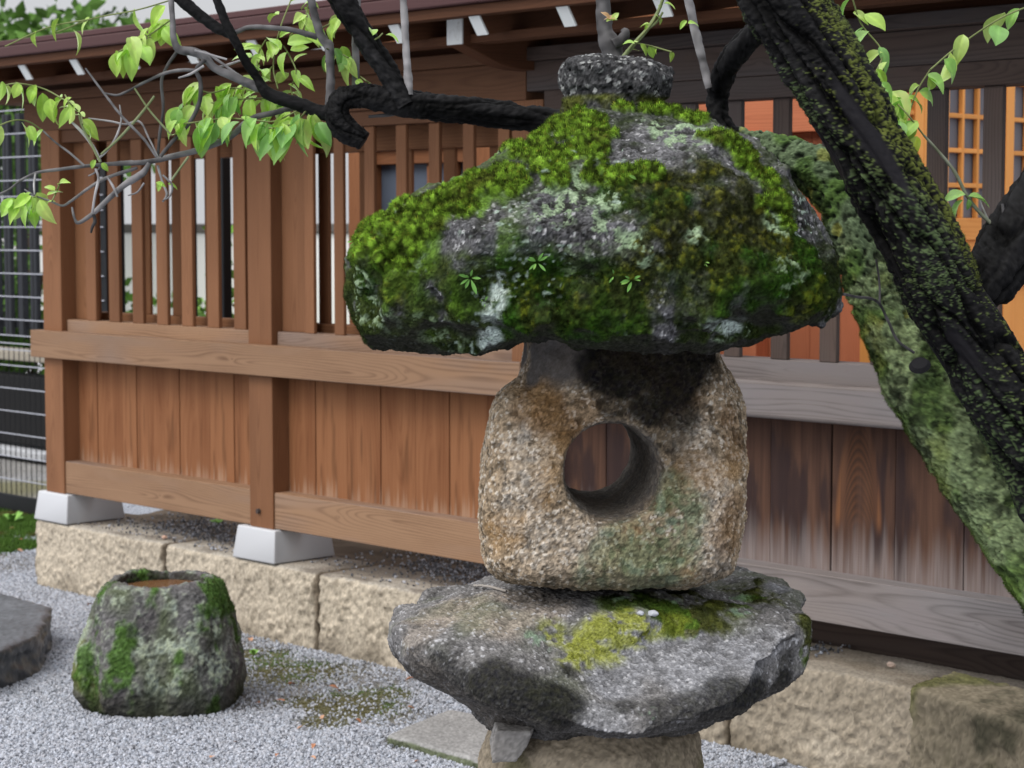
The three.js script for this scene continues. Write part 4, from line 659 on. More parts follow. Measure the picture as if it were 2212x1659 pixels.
// limb(px): rows of [x, y, radius] in the 2212 view and a depth; bark(s, a, r, p) gives {c, d, m}
function limbGeo(rows, step, sides, bark, cut = false) {
  const P = rows.map(([x, y, r, D]) => at(x, y, D)), R = rows.map(([, , r, D]) => r * D / FPX), curve = new THREE.CatmullRomCurve3(P, false, 'centripetal'), len = curve.getLength();
  const n = Math.max(4, Math.round(len / step)), cum = [0]; for (let i = 1; i < P.length; i++) cum.push(cum[i - 1] + P[i].distanceTo(P[i - 1]));
  const pos = [], col = [], moss = [], idx = []; let T = null, Nn = null; const out = { c: [0, 0, 0], d: 0, m: 0 };
  for (let i = 0; i <= n; i++) {
    const u = i / n, p = curve.getPoint(u), t = curve.getTangent(u); const seg = u * (P.length - 1), k = Math.min(P.length - 2, Math.floor(seg)), f = seg - k, fr = f * f * (3 - 2 * f); let r = lerp(R[k], R[k + 1], fr);
    if (!Nn) { Nn = V3(0, 1, 0).cross(t); if (Nn.lengthSq() < 0.01) Nn = V3(1, 0, 0).cross(t); Nn.normalize(); } else { Nn.addScaledVector(t, -Nn.dot(t)).normalize(); }
    const Bn = t.clone().cross(Nn), s = lerp(cum[k], cum[k + 1], f); if (cut && i === n) r *= 0.9;
    for (let j = 0; j <= sides; j++) {
      const a = (j % sides) / sides * Math.PI * 2, ca = Math.cos(a), sa = Math.sin(a), nx = Nn.x * ca + Bn.x * sa, ny = Nn.y * ca + Bn.y * sa, nz = Nn.z * ca + Bn.z * sa;
      out.d = 0; out.m = 0; bark(s, ca * r, sa * r, r, p.x + nx * r, p.y + ny * r, p.z + nz * r, nx, ny, nz, out); const q = r + out.d;
      pos.push(p.x + nx * q - TB.x, p.y + ny * q, p.z + nz * q - TB.z); col.push(...out.c); moss.push(out.m);
    }
  }
  const w = sides + 1; for (let i = 0; i < n; i++) for (let j = 0; j < sides; j++) { const a = i * w + j, b = a + w; idx.push(a, a + 1, b, b, a + 1, b + 1); }
  if (cut) { const c = curve.getPoint(1), t = curve.getTangent(1).multiplyScalar(0.002), o = pos.length / 3; pos.push(c.x + t.x - TB.x, c.y + t.y, c.z + t.z - TB.z); col.push(0.03, 0.028, 0.028); moss.push(0); for (let j = 0; j < sides; j++) idx.push(n * w + j, n * w + j + 1, o); }
  const g = new THREE.BufferGeometry(); g.setAttribute('position', new THREE.Float32BufferAttribute(pos, 3)); g.setAttribute('color', new THREE.Float32BufferAttribute(col, 3)); g.setIndex(idx); g.computeVertexNormals(); g.userData.moss = moss;
  // close the seam in the shading
  const N = g.attributes.normal; for (let i = 0; i <= n; i++) { const a = i * w, b = a + sides; const x = N.getX(a) + N.getX(b), y = N.getY(a) + N.getY(b), z = N.getZ(a) + N.getZ(b), l = Math.hypot(x, y, z) || 1; N.setXYZ(a, x / l, y / l, z / l); N.setXYZ(b, x / l, y / l, z / l); }
  return g;
}
const barkMat = std({ vertexColors: true, roughness: 0.62, specularIntensity: 0.14 }), twigMat = std({ vertexColors: true, roughness: 0.8 });
const blackBark = (lichenAmount, scale = 1) => (s, cx, cy, r, x, y, z, nx, ny, nz, o) => {
  const k = 1 / Math.max(r, 0.012), S = s * 9 * scale, tw = s * 1.2, u = cx * Math.cos(tw) - cy * Math.sin(tw), v = cx * Math.sin(tw) + cy * Math.cos(tw);
  const w = 0.25 * vn(u * 60, v * 60, s * 14), f1 = Math.abs(vn(u * 48 + w, v * 48, S)), f2 = Math.abs(vn(u * 95 + 5, v * 95, s * 26 + w)), crack = 1 - sst(0.02, 0.2, f1), crack2 = 1 - sst(0.02, 0.25, f2), g1 = vn(x * 210, y * 210, z * 210), g2 = vn(x * 110, y * 110, z * 110), jt = rnd() - 0.5;
  const plate = sst(0.3, 0.42, vn(u * 24 + 9, v * 24, s * 5 + 4)) * lichenAmount; const amp = Math.min(r * 0.17, 0.011);
  o.d = amp * (0.6 * f1 * 1.8 - 0.75 * crack - 0.35 * crack2 + 0.1) * (1 - 0.7 * plate) + (0.0016 * g1 + 0.0022 * g2 + 0.0014 * jt) * (1 - 0.85 * plate) * Math.min(1, r / 0.02);
  const l = (0.0045 + 0.011 * f1) * (1 + 0.5 * g1 + 0.5 * jt) * (1 - 0.7 * crack); o.c[0] = l; o.c[1] = l * 0.98; o.c[2] = l * 1.05; mixc(o.c, [0.016, 0.015, 0.018], 0.7 * plate);
  if (lichenAmount) {
    const zone = fbm(u * 16 + 2, v * 16, s * 5, 3) + 0.06 + 0.14 * ny, spk = 0.6 * vn(x * 190 + 3, y * 190, z * 190) + 0.5 * vn(x * 300, y * 300, z * 300) + 0.9 * jt, li = lichenAmount * sst(0.2, 0.5, spk + 1.2 * zone - 0.2) * (1 - 0.8 * crack) * (1 - plate);
    const yel = sst(0.0, 0.5, vn(u * 9, v * 9, s * 3.3 + 2) + 0.45 * nx), q = 0.8 + 0.8 * jt; mixc(o.c, [lerp(0.095, 0.15, yel) * q, lerp(0.14, 0.18, yel) * q, lerp(0.06, 0.04, yel) * q], 0.75 * li); o.d += 0.0012 * li; o.m = li;
  }
};
const mossBark = (s, cx, cy, r, x, y, z, nx, ny, nz, o) => {
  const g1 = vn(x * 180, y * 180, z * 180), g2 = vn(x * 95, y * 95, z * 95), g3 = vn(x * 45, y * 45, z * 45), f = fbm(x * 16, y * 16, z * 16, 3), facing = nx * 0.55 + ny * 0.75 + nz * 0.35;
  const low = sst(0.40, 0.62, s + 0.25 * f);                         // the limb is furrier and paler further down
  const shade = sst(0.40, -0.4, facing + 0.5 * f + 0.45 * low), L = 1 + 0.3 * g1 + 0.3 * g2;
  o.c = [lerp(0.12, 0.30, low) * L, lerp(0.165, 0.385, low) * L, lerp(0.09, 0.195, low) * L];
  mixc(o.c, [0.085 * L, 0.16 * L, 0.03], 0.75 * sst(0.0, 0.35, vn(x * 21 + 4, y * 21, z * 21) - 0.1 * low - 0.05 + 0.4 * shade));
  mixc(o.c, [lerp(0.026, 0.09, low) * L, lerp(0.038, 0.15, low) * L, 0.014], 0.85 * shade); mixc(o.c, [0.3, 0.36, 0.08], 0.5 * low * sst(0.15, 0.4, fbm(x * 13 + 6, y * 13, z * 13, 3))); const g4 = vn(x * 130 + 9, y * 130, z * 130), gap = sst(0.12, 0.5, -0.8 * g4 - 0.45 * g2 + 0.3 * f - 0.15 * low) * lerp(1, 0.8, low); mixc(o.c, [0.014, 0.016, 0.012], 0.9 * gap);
  mixc(o.c, [0.028, 0.032, 0.022], 0.8 * low * sst(0.08, 0.3, fbm(x * 20 + 2, y * 20 + 5, z * 20, 4) + 0.25 * g4)); mixc(o.c, [0.33, 0.34, 0.08], 0.6 * sst(0.45, 0.6, vn(x * 33, y * 33 + 8, z * 33)) * (1 - low));
  const jt = rnd() - 0.5; for (let k = 0; k < 3; k++) o.c[k] *= 1 + 0.7 * jt; o.d = 0.008 * f + 0.004 * g3 + 0.0035 * g2 + 0.0022 * g1 - 0.004 * gap + 0.002 * jt; o.m = (1 - gap) * (0.35 + 0.5 * low + 0.25 * shade);
};
{
  const D = (a, d) => a.map((r) => [...r, d]);
  const trunk = [[1630, -110, 88, 3.62], [1691, 0, 84, 3.6], [1760, 110, 80, 3.59], [1830, 236, 78, 3.57], [1918, 394, 77, 3.56], [2008, 563, 77, 3.55], [2046, 650, 79, 3.55], [2118, 765, 80, 3.55], [2200, 900, 84, 3.55], [2300, 1070, 92, 3.55], [2420, 1320, 105, 3.55], [2520, 1620, 125, 3.55], [2590, 1950, 145, 3.55], [2640, 2260, 175, 3.55]];
  const tg = limbGeo(trunk, 0.0034, 132, blackBark(1)); const tk = part('trunk', tg, barkMat, plum); tufts('lichen', tg, tk, 12000, 0.0036, 1.1, 0.55);
  const mossy = [[1540, 318, 24, 3.86], [1585, 312, 30, 3.86], [1640, 325, 39, 3.86], [1705, 340, 46, 3.85], [1765, 368, 53, 3.84], [1812, 425, 55, 3.83], [1843, 500, 53, 3.82], [1872, 580, 54, 3.81], [1902, 655, 57, 3.80], [1942, 735, 66, 3.78], [1992, 820, 82, 3.77], [2052, 915, 88, 3.76], [2122, 1020, 90, 3.75], [2195, 1125, 93, 3.74], [2290, 1260, 98, 3.70], [2420, 1450, 105, 3.64], [2530, 1640, 105, 3.58]];
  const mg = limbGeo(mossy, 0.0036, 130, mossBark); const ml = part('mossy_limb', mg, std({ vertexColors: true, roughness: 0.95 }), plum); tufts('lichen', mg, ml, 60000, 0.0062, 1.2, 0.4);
  const B = blackBark(0), mk = (rows, sides = 40, step = 0.004, cut = false, name = 'branch') => part(name, limbGeo(rows, step, sides, B, cut), barkMat, plum);
  mk([[2070, 660, 50, 3.68], [2112, 632, 56, 3.70], [2150, 588, 62, 3.72], [2200, 520, 72, 3.74], [2270, 430, 78, 3.76], [2340, 340, 80, 3.78]], 72, 0.004);
  mk(D([[1680, 40, 26], [1642, 62, 25], [1594, 110, 26], [1565, 159, 25], [1552, 205, 22], [1551, 250, 22], [1566, 284, 25], [1590, 312, 30]], 3.84).map((r, i) => [r[0], r[1], r[2], lerp(3.66, 3.87, clamp(i / 4))]), 44, 0.0035);
  mk(D([[1570, 312, 27], [1450, 300, 27], [1330, 282, 27], [1183, 261, 26], [1068, 246, 30], [955, 234, 30], [885, 226, 30], [820, 213, 26], [768, 206, 25], [738, 214, 24], [727, 246, 25], [742, 276, 26], [787, 305, 21]], 3.94), 64, 0.0032, true);
  mk(D([[880, 228, 24], [866, 203, 23], [845, 165, 22], [811, 114, 22], [775, 60, 24], [745, 10, 26], [716, -40, 27]], 3.93), 48, 0.0035);
  mk(D([[735, 240, 17], [700, 242, 16], [649, 226, 14], [577, 199, 12.5], [554, 167, 11], [527, 126, 10.5], [513, 97, 10], [497, 68, 9.5], [478, 25, 9], [462, -20, 8]], 3.98), 28, 0.004);
  mk(D([[505, 78, 10], [464, 56, 11], [424, 27, 12], [385, -8, 13]], 4.0), 24, 0.004);
  // greyer shoots and twigs
  const greyBark = (tone, green = 0) => (s, cx, cy, r, x, y, z, nx, ny, nz, o) => { const a = vn(x * 90, y * 90, z * 90), b = vn(x * 30, y * 60, z * 30), t = 1.35 * tone * (1 + 0.45 * a + 0.4 * b); o.c[0] = lerp(t, 0.17, green); o.c[1] = lerp(t * 0.97, 0.22, green); o.c[2] = lerp(t, 0.07, green); o.d = r * (0.10 * a + 0.06 * b) + (vn(x * 26, y * 26, z * 26) > 0.62 ? 0.18 * r : 0); };
  const tw = (rows, d, tone, green = 0, sides = 10, step = 0.006, name = 'twig') => part(name, limbGeo(D(rows, d), step, sides, greyBark(tone, green)), twigMat, plum);
  tw([[884, 205, 9], [878, 120, 8], [871, 0, 7.5], [868, -40, 7]], 3.92, 0.17, 0, 16, 0.005, 'branch');
  tw([[712, 240, 10], [714, 180, 9.5], [713, 135, 9.5], [710, 101, 10], [694, 79, 9.5], [683, 45, 9], [670, -10, 8.5]], 3.99, 0.075, 0, 18, 0.005, 'branch');
  tw([[768, 200, 8.5], [768, 68, 8], [772, -20, 8]], 4.03, 0.10, 0, 16, 0.005, 'branch');
  tw([[1533, 190, 9], [1515, 120, 9.5], [1500, 60, 9], [1488, 0, 9.5], [1478, -50, 9]], 3.84, 0.14, 0, 18, 0.004, 'branch');
  tw([[1338, 290, 22], [1334, 180, 21], [1328, 125, 21], [1316, 92, 23], [1306, 66, 17], [1302, 0, 15.5], [1298, -40, 15]], 3.95, 0.06, 0, 26, 0.004, 'branch');
  tw([[1325, 95, 12], [1345, 85, 13], [1350, 70, 11], [1345, 62, 5]], 3.93, 0.06, 0, 16, 0.004, 'branch');
  tw([[565, 190, 10], [547, 185, 10], [502, 164, 9.5], [460, 144, 8.5], [442, 122, 9], [419, 112, 10], [385, 105, 9], [375, 85, 7], [372, 40, 6], [368, -20, 6]], 4.0, 0.10, 0, 18, 0.005, 'branch');
  tw([[507, 70, 5], [536, 59, 5], [593, 60, 5.5], [638, 66, 6], [685, 80, 7]], 4.0, 0.085, 0, 12, 0.006);
  tw([[648, 228, 6], [626, 234, 7], [593, 243, 6.5], [547, 254, 6.5], [525, 270, 7], [502, 291, 7], [446, 318, 6.5], [379, 336, 6.5], [315, 350, 6], [248, 353, 4.5], [180, 359, 4], [124, 366, 3.7], [79, 373, 3.3], [45, 389, 2.8], [16, 411, 2.4], [-20, 425, 2]], 4.02, 0.10, 0, 14, 0.005, 'branch');
  const T1 = [[[[322, 352, 5], [311, 371, 7], [270, 398, 6.5], [225, 438, 5.5], [198, 463, 5], [167, 481, 4], [160, 470, 3], [155, 447, 2.2]], 0.13], [[[296, 362, 3.5], [225, 386, 3.4], [187, 409, 3.2], [153, 434, 3], [135, 444, 2.6], [108, 434, 2.2], [74, 422, 2], [52, 409, 1.6]], 0.12], [[[201, 463, 3.6], [205, 478, 4], [199, 490, 3.2], [196, 503, 2.4]], 0.03],
    [[[217, 350, 3.2], [206, 326, 3.4], [191, 303, 3.4], [172, 280, 3.2], [153, 262, 2.6]], 0.26], [[[210, 345, 2.4], [230, 325, 3], [246, 304, 2.8], [261, 262, 2], [258, 226, 1.7]], 0.27], [[[338, 339, 3], [310, 300, 3], [263, 251, 2.8], [221, 197, 2.4], [184, 147, 2]], 0.09], [[[340, 346, 3.6], [344, 294, 3.5], [352, 236, 3.4], [349, 171, 3.4], [362, 140, 3.4], [384, 108, 4]], 0.06],
    [[[346, 338, 4], [374, 303, 4.2], [410, 263, 4.6], [431, 218, 5], [432, 175, 5], [424, 150, 4.6], [442, 128, 5]], 0.055], [[[424, 152, 4], [394, 151, 3.8], [355, 158, 3.6], [315, 176, 3.3], [268, 200, 3], [252, 205, 2.6], [221, 200, 2]], 0.09], [[[340, 357, 2.8], [346, 378, 2.6], [351, 395, 2.4], [360, 420, 2.6], [351, 436, 2]], 0.2], [[[351, 378, 2], [362, 388, 2.2], [372, 402, 2.2], [366, 424, 1.8], [350, 434, 1.5]], 0.1],
    [[[182, 358, 2.6], [150, 330, 2.4], [118, 306, 2.4], [92, 282, 2]], 0.12], [[[74, 420, 1.8], [73, 395, 2.2], [76, 374, 2.2]], 0.3], [[[206, 364, 2.6], [212, 384, 2.8], [205, 420, 3], [199, 460, 3]], 0.22], [[[345, 347, 2], [322, 300, 2], [300, 262, 2.4], [270, 268, 2.2], [240, 262, 2], [190, 255, 1.6]], 0.2], [[[398, 112, 3], [440, 112, 3], [470, 130, 3], [520, 165, 3], [555, 178, 2.5]], 0.14], [[[440, 142, 3], [410, 160, 3], [385, 168, 2]], 0.26], [[[457, 148, 3], [490, 140, 3], [525, 128, 2]], 0.24], [[[420, 108, 2.6], [455, 118, 2.6], [490, 128, 2.2]], 0.22],
    [[[230, 380, 2], [245, 405, 2.6], [253, 425, 2.4]], 0.2], [[[222, 352, 2], [205, 372, 1.8], [190, 380, 1.6]], 0.2], [[[311, 395, 2.2], [296, 415, 2], [276, 422, 1.6]], 0.14], [[[882, 236, 5], [850, 246, 4.2], [796, 252, 3.4]], 0.06]];
  T1.forEach(([r, t], i) => tw(r, 4.0 + 0.03 * Math.sin(i * 2.3) + (i > 20 ? -0.06 : 0), t, 0, 9, 0.005));
  for (const r of [[[216, 350, 2.6], [196, 310, 2.6], [176, 270, 2.4], [170, 250, 2]], [[218, 333, 2.6], [250, 305, 2.8], [284, 269, 3], [318, 228, 3], [333, 207, 2.4]], [[370, 389, 2.4], [388, 364, 2.6], [407, 338, 2.4]], [[290, 190, 2], [320, 235, 2.3], [350, 270, 2.3], [370, 292, 2]], [[1345, 125, 5], [1370, 95, 5], [1402, 58, 4.5], [1424, 20, 4], [1436, -15, 4]], [[1400, 62, 3], [1418, 48, 3], [1432, 26, 2.5]]]) tw(r, r[0][0] > 1000 ? 3.9 : 3.98, 0.15, 0.7, 9, 0.005);
  tw([[2175, 500, 5], [2161, 496, 4.6], [2116, 458, 4], [2089, 422, 4], [2062, 370, 3.6], [2026, 325, 3.4], [1996, 292, 2.6]], 3.72, 0.12, 0.35, 10, 0.004);
  tw([[2150, 505, 2], [2120, 440, 1.8], [2112, 415, 1.6]], 3.74, 0.2, 0.1, 8, 0.005); tw([[2166, 485, 4], [2168, 460, 3.4], [2166, 440, 3]], 3.71, 0.06, 0, 8, 0.005);
  // thin dead twig that trails over the roof stone
  part('twig', limbGeo([[1738, 548, 2, 3.33], [1751, 570, 3, 3.34], [1768, 600, 3.2, 3.37], [1790, 625, 3.2, 3.42], [1845, 640, 3, 3.56], [1900, 656, 3.2, 3.68], [1918, 691, 3.2, 3.69], [1940, 736, 3.2, 3.69], [1975, 762, 3, 3.70]], 0.004, 9, greyBark(0.075)), twigMat, plum);
  part('twig', limbGeo([[1893, 560, 2.6, 3.70], [1900, 610, 2.6, 3.70], [1901, 655, 2.6, 3.69]], 0.005, 8, greyBark(0.07)), twigMat, plum);
  // the sawn face where a limb was cut off
  { const g = new THREE.CylinderGeometry(0.0145, 0.02, 0.008, 28, 1), n = V3(0, 0.72, 0).addScaledVector(LZ, 0.62).addScaledVector(RIGHT, -0.25).normalize(); g.applyQuaternion(new THREE.Quaternion().setFromUnitVectors(UPV, n)); const p = at(1987, 787, 3.688); g.translate(p.x - TB.x, p.y, p.z - TB.z); part('sawn_stub', g, std({ color: lin(0.03, 0.03, 0.034), roughness: 0.9 }), plum); }
}
// --- leaves
const leafGeos = [];
for (let k = 0; k < 8; k++) {
  const pos = [], idx = [], col = [], fold = rr(0.15, 0.7), droop = rr(0.1, 1.0), wid = rr(0.2, 0.275), twist = rr(-0.5, 0.5), wav = rr(0, 6), R = 9, C = 6;
  for (let i = 0; i <= R; i++) for (let j = 0; j <= C; j++) {
    const t = i / R, u = (j / C) * 2 - 1, w = wid * Math.pow(Math.sin(Math.PI * Math.pow(t, 0.8)), 0.85) * (t > 0.75 ? lerp(1, 0.72, (t - 0.75) * 4) : 1) + 0.004;
    const x = u * w, b = droop * t * t, y = Math.sin(Math.min(1.4, t * (1 - 0.15 * droop))) / 0.93, z = -b * 0.55 + Math.abs(u) * w * fold + 0.018 * Math.sin(wav + t * 9) * u, a = twist * t;
    pos.push(x * Math.cos(a) - z * Math.sin(a) * 0.5, y, z * Math.cos(a) + x * Math.sin(a) * 0.5); const rib = Math.abs(u) < 0.1 ? 1.25 : 1, v = rib * (1 + 0.12 * vn(x * 14 + k * 9, y * 14, 3)); col.push(v, v * (rib > 1 ? 0.98 : 1), v);
  }
  for (let i = 0; i < R; i++) for (let j = 0; j < C; j++) { const a = i * (C + 1) + j; idx.push(a, a + 1, a + C + 1, a + 1, a + C + 2, a + C + 1); }
  const g = new THREE.BufferGeometry(); g.setAttribute('position', new THREE.Float32BufferAttribute(pos, 3)); g.setAttribute('color', new THREE.Float32BufferAttribute(col, 3)); g.setIndex(idx); g.computeVertexNormals(); leafGeos.push(g);
}
const leafMat = (r, g, b) => new THREE.MeshPhysicalMaterial({ color: lin(r, g, b), vertexColors: true, side: THREE.DoubleSide, roughness: 0.45, transmission: 0.42, thickness: 0 });
const leafMats = [leafMat(0.42, 0.66, 0.09), leafMat(0.36, 0.62, 0.08), leafMat(0.50, 0.70, 0.16), leafMat(0.20, 0.44, 0.09), leafMat(0.28, 0.54, 0.11)], tipMat = leafMat(0.5, 0.3, 0.12);
function leafAt(p, dir, L, mat, face = 0.5) {
  const y = dir.clone().normalize(), z = V3(rr(-0.5, 0.5), 0.9, rr(-0.5, 0.5)).addScaledVector(LZ, face); z.addScaledVector(y, -z.dot(y)).normalize(); const x = y.clone().cross(z);
  const m = part('leaf', leafGeos[Math.floor(rnd() * 8)], mat, plum); m.matrixAutoUpdate = true; m.quaternion.setFromRotationMatrix(new THREE.Matrix4().makeBasis(x, y, z)); m.scale.set(L * rr(0.85, 1.1), L, L); m.position.set(p.x - TB.x, p.y, p.z - TB.z); return m;
}
function spray(rows, D, n, L, o = {}) {                                     // a thin leafy twig and its leaves
  const c = new THREE.CatmullRomCurve3(rows.map(([x, y]) => at(x, y, D + rr(-0.05, 0.05)))), w = o.r ?? 0.0016, g = new THREE.TubeGeometry(c, rows.length * 5, w, 6); g.translate(-TB.x, 0, -TB.z);
  const k = g.attributes.position.count, col = new Float32Array(k * 3); for (let i = 0; i < k; i++) col.set([0.17, 0.2, 0.08], i * 3); g.setAttribute('color', new THREE.BufferAttribute(col, 3)); part('twig', g, twigMat, plum);
  for (let i = 0; i < n; i++) {
    const t = clamp((i + rr(0.2, 0.8)) / n * 0.97 + 0.03), p = c.getPoint(t), d = c.getTangent(t).multiplyScalar(0.35).addScaledVector(RIGHT, rr(-0.9, 0.9)).addScaledVector(LZ, rr(-0.5, 0.7)); d.y += (o.up ?? -0.75) + rr(-0.45, 0.35);
    leafAt(p.add(V3(rr(-1, 1), rr(-1, 1), rr(-1, 1)).multiplyScalar(o.loose ?? 0.012)), d, L * rr(0.55, 1.12), leafMats[Math.floor(rnd() * (o.deep ? 5 : 3)) + (o.deep && rnd() < 0.6 ? 0 : 0)], o.face);
  }
}
spray([[640, 232], [600, 214], [520, 214], [440, 226], [380, 244]], 4.06, 34, 0.062, { deep: 1 });
spray([[640, 240], [590, 262], [540, 258], [480, 256], [420, 264], [372, 270]], 3.99, 32, 0.066, { deep: 1 });
spray([[660, 240], [640, 262], [600, 276], [555, 272]], 3.95, 20, 0.078, { deep: 1 });
spray([[662, 243], [685, 258], [700, 272]], 3.96, 9, 0.068, { deep: 1 });
spray([[560, 198], [500, 190], [450, 200], [415, 186]], 4.1, 18, 0.06);
spray([[640, 224], [628, 190], [640, 160], [625, 120], [612, 98]], 4.03, 10, 0.052, { up: -0.2 });
spray([[560, 188], [555, 150], [560, 110], [575, 84]], 4.06, 13, 0.054, { up: -0.25 });
spray([[600, 192], [590, 140], [602, 70], [632, -10]], 4.08, 7, 0.05, { up: -0.1 });
spray([[655, 90], [660, 40], [668, -10]], 4.05, 10, 0.056, { up: -0.6 });
spray([[706, 105], [730, 112], [752, 124]], 4.02, 9, 0.058, { up: -0.5, deep: 1 }); spray([[690, 62], [715, 50], [735, 40]], 4.0, 4, 0.05, { up: -0.7 });
spray([[778, 165], [792, 175], [800, 180]], 4.02, 3, 0.05, { up: -0.9 }); spray([[800, 90], [815, 82], [826, 72]], 3.94, 2, 0.052, { up: 0.1 });
spray([[80, 424], [58, 428], [28, 438]], 3.98, 12, 0.056, { face: 0.9 }); spray([[112, 434], [122, 412], [128, 398]], 3.98, 4, 0.042, { up: 0.2 }); spray([[76, 424], [66, 450]], 3.97, 5, 0.056);
spray([[178, 268], [172, 245], [150, 222], [140, 205]], 4.0, 9, 0.05, { up: -0.3 }); spray([[372, 40], [330, 70], [285, 95], [255, 112]], 4.0, 14, 0.062); spray([[150, 222], [90, 190], [40, 180], [-10, 190]], 4.02, 9, 0.06); spray([[92, 282], [60, 262], [20, 262], [-20, 280]], 4.0, 4, 0.058); spray([[368, 0], [300, 20], [200, 40], [120, 70]], 4.05, 4, 0.064); spray([[200, 40], [100, 60], [10, 100]], 4.08, 2, 0.064);
spray([[1996, 292], [1962, 248], [1918, 205], [1884, 172]], 3.7, 16, 0.082, { deep: 1, face: 1.2 }); spray([[1962, 248], [1985, 190], [2010, 150]], 3.72, 6, 0.078, { deep: 1, face: 1.2 }); spray([[1884, 172], [1905, 110], [1860, 50], [1840, -10]], 3.74, 9, 0.06, { deep: 1 }); spray([[2010, 150], [2070, 100], [2160, 40], [2230, 10]], 3.76, 6, 0.07, { deep: 1 });
for (const [x, y, dx, dy, L] of [[2086, 420, -1, 0.08, 0.048], [2092, 424, 1, 0.12, 0.05], [2092, 430, 0.1, 0.8, 0.024], [2080, 432, -0.7, 0.75, 0.046]]) leafAt(at(x, y, 3.71), RIGHT.clone().multiplyScalar(dx).add(V3(0, -dy, 0)), L, leafMats[3 + (L > 0.03 ? 1 : 0)], 0.6);
spray([[1345, 125], [1372, 92], [1402, 58], [1424, 20], [1438, -12]], 3.9, 9, 0.03, { up: 0.15, loose: 0.004 }); spray([[1372, 92], [1410, 100], [1452, 112]], 3.9, 4, 0.03, { up: -0.5, loose: 0.003 });
for (const [x, y] of [[1316, 42], [1322, 44], [1330, 40], [1310, 46]]) leafAt(at(x, y, 3.88), RIGHT.clone().multiplyScalar(rr(-1, 1)).add(V3(0, rr(0.1, 0.8), 0)), 0.026, rnd() < 0.4 ? tipMat : leafMats[2], 0.8);
for (const [x, y] of [[1484, 44], [1486, 50], [350, 395], [362, 396], [336, 394], [206, 345], [218, 352]]) leafAt(at(x, y, x > 1000 ? 3.8 : 3.98), RIGHT.clone().multiplyScalar(rr(-1, 1)).add(V3(0, rr(-0.6, 0.3), 0)), 0.024, leafMats[1], 0.8);

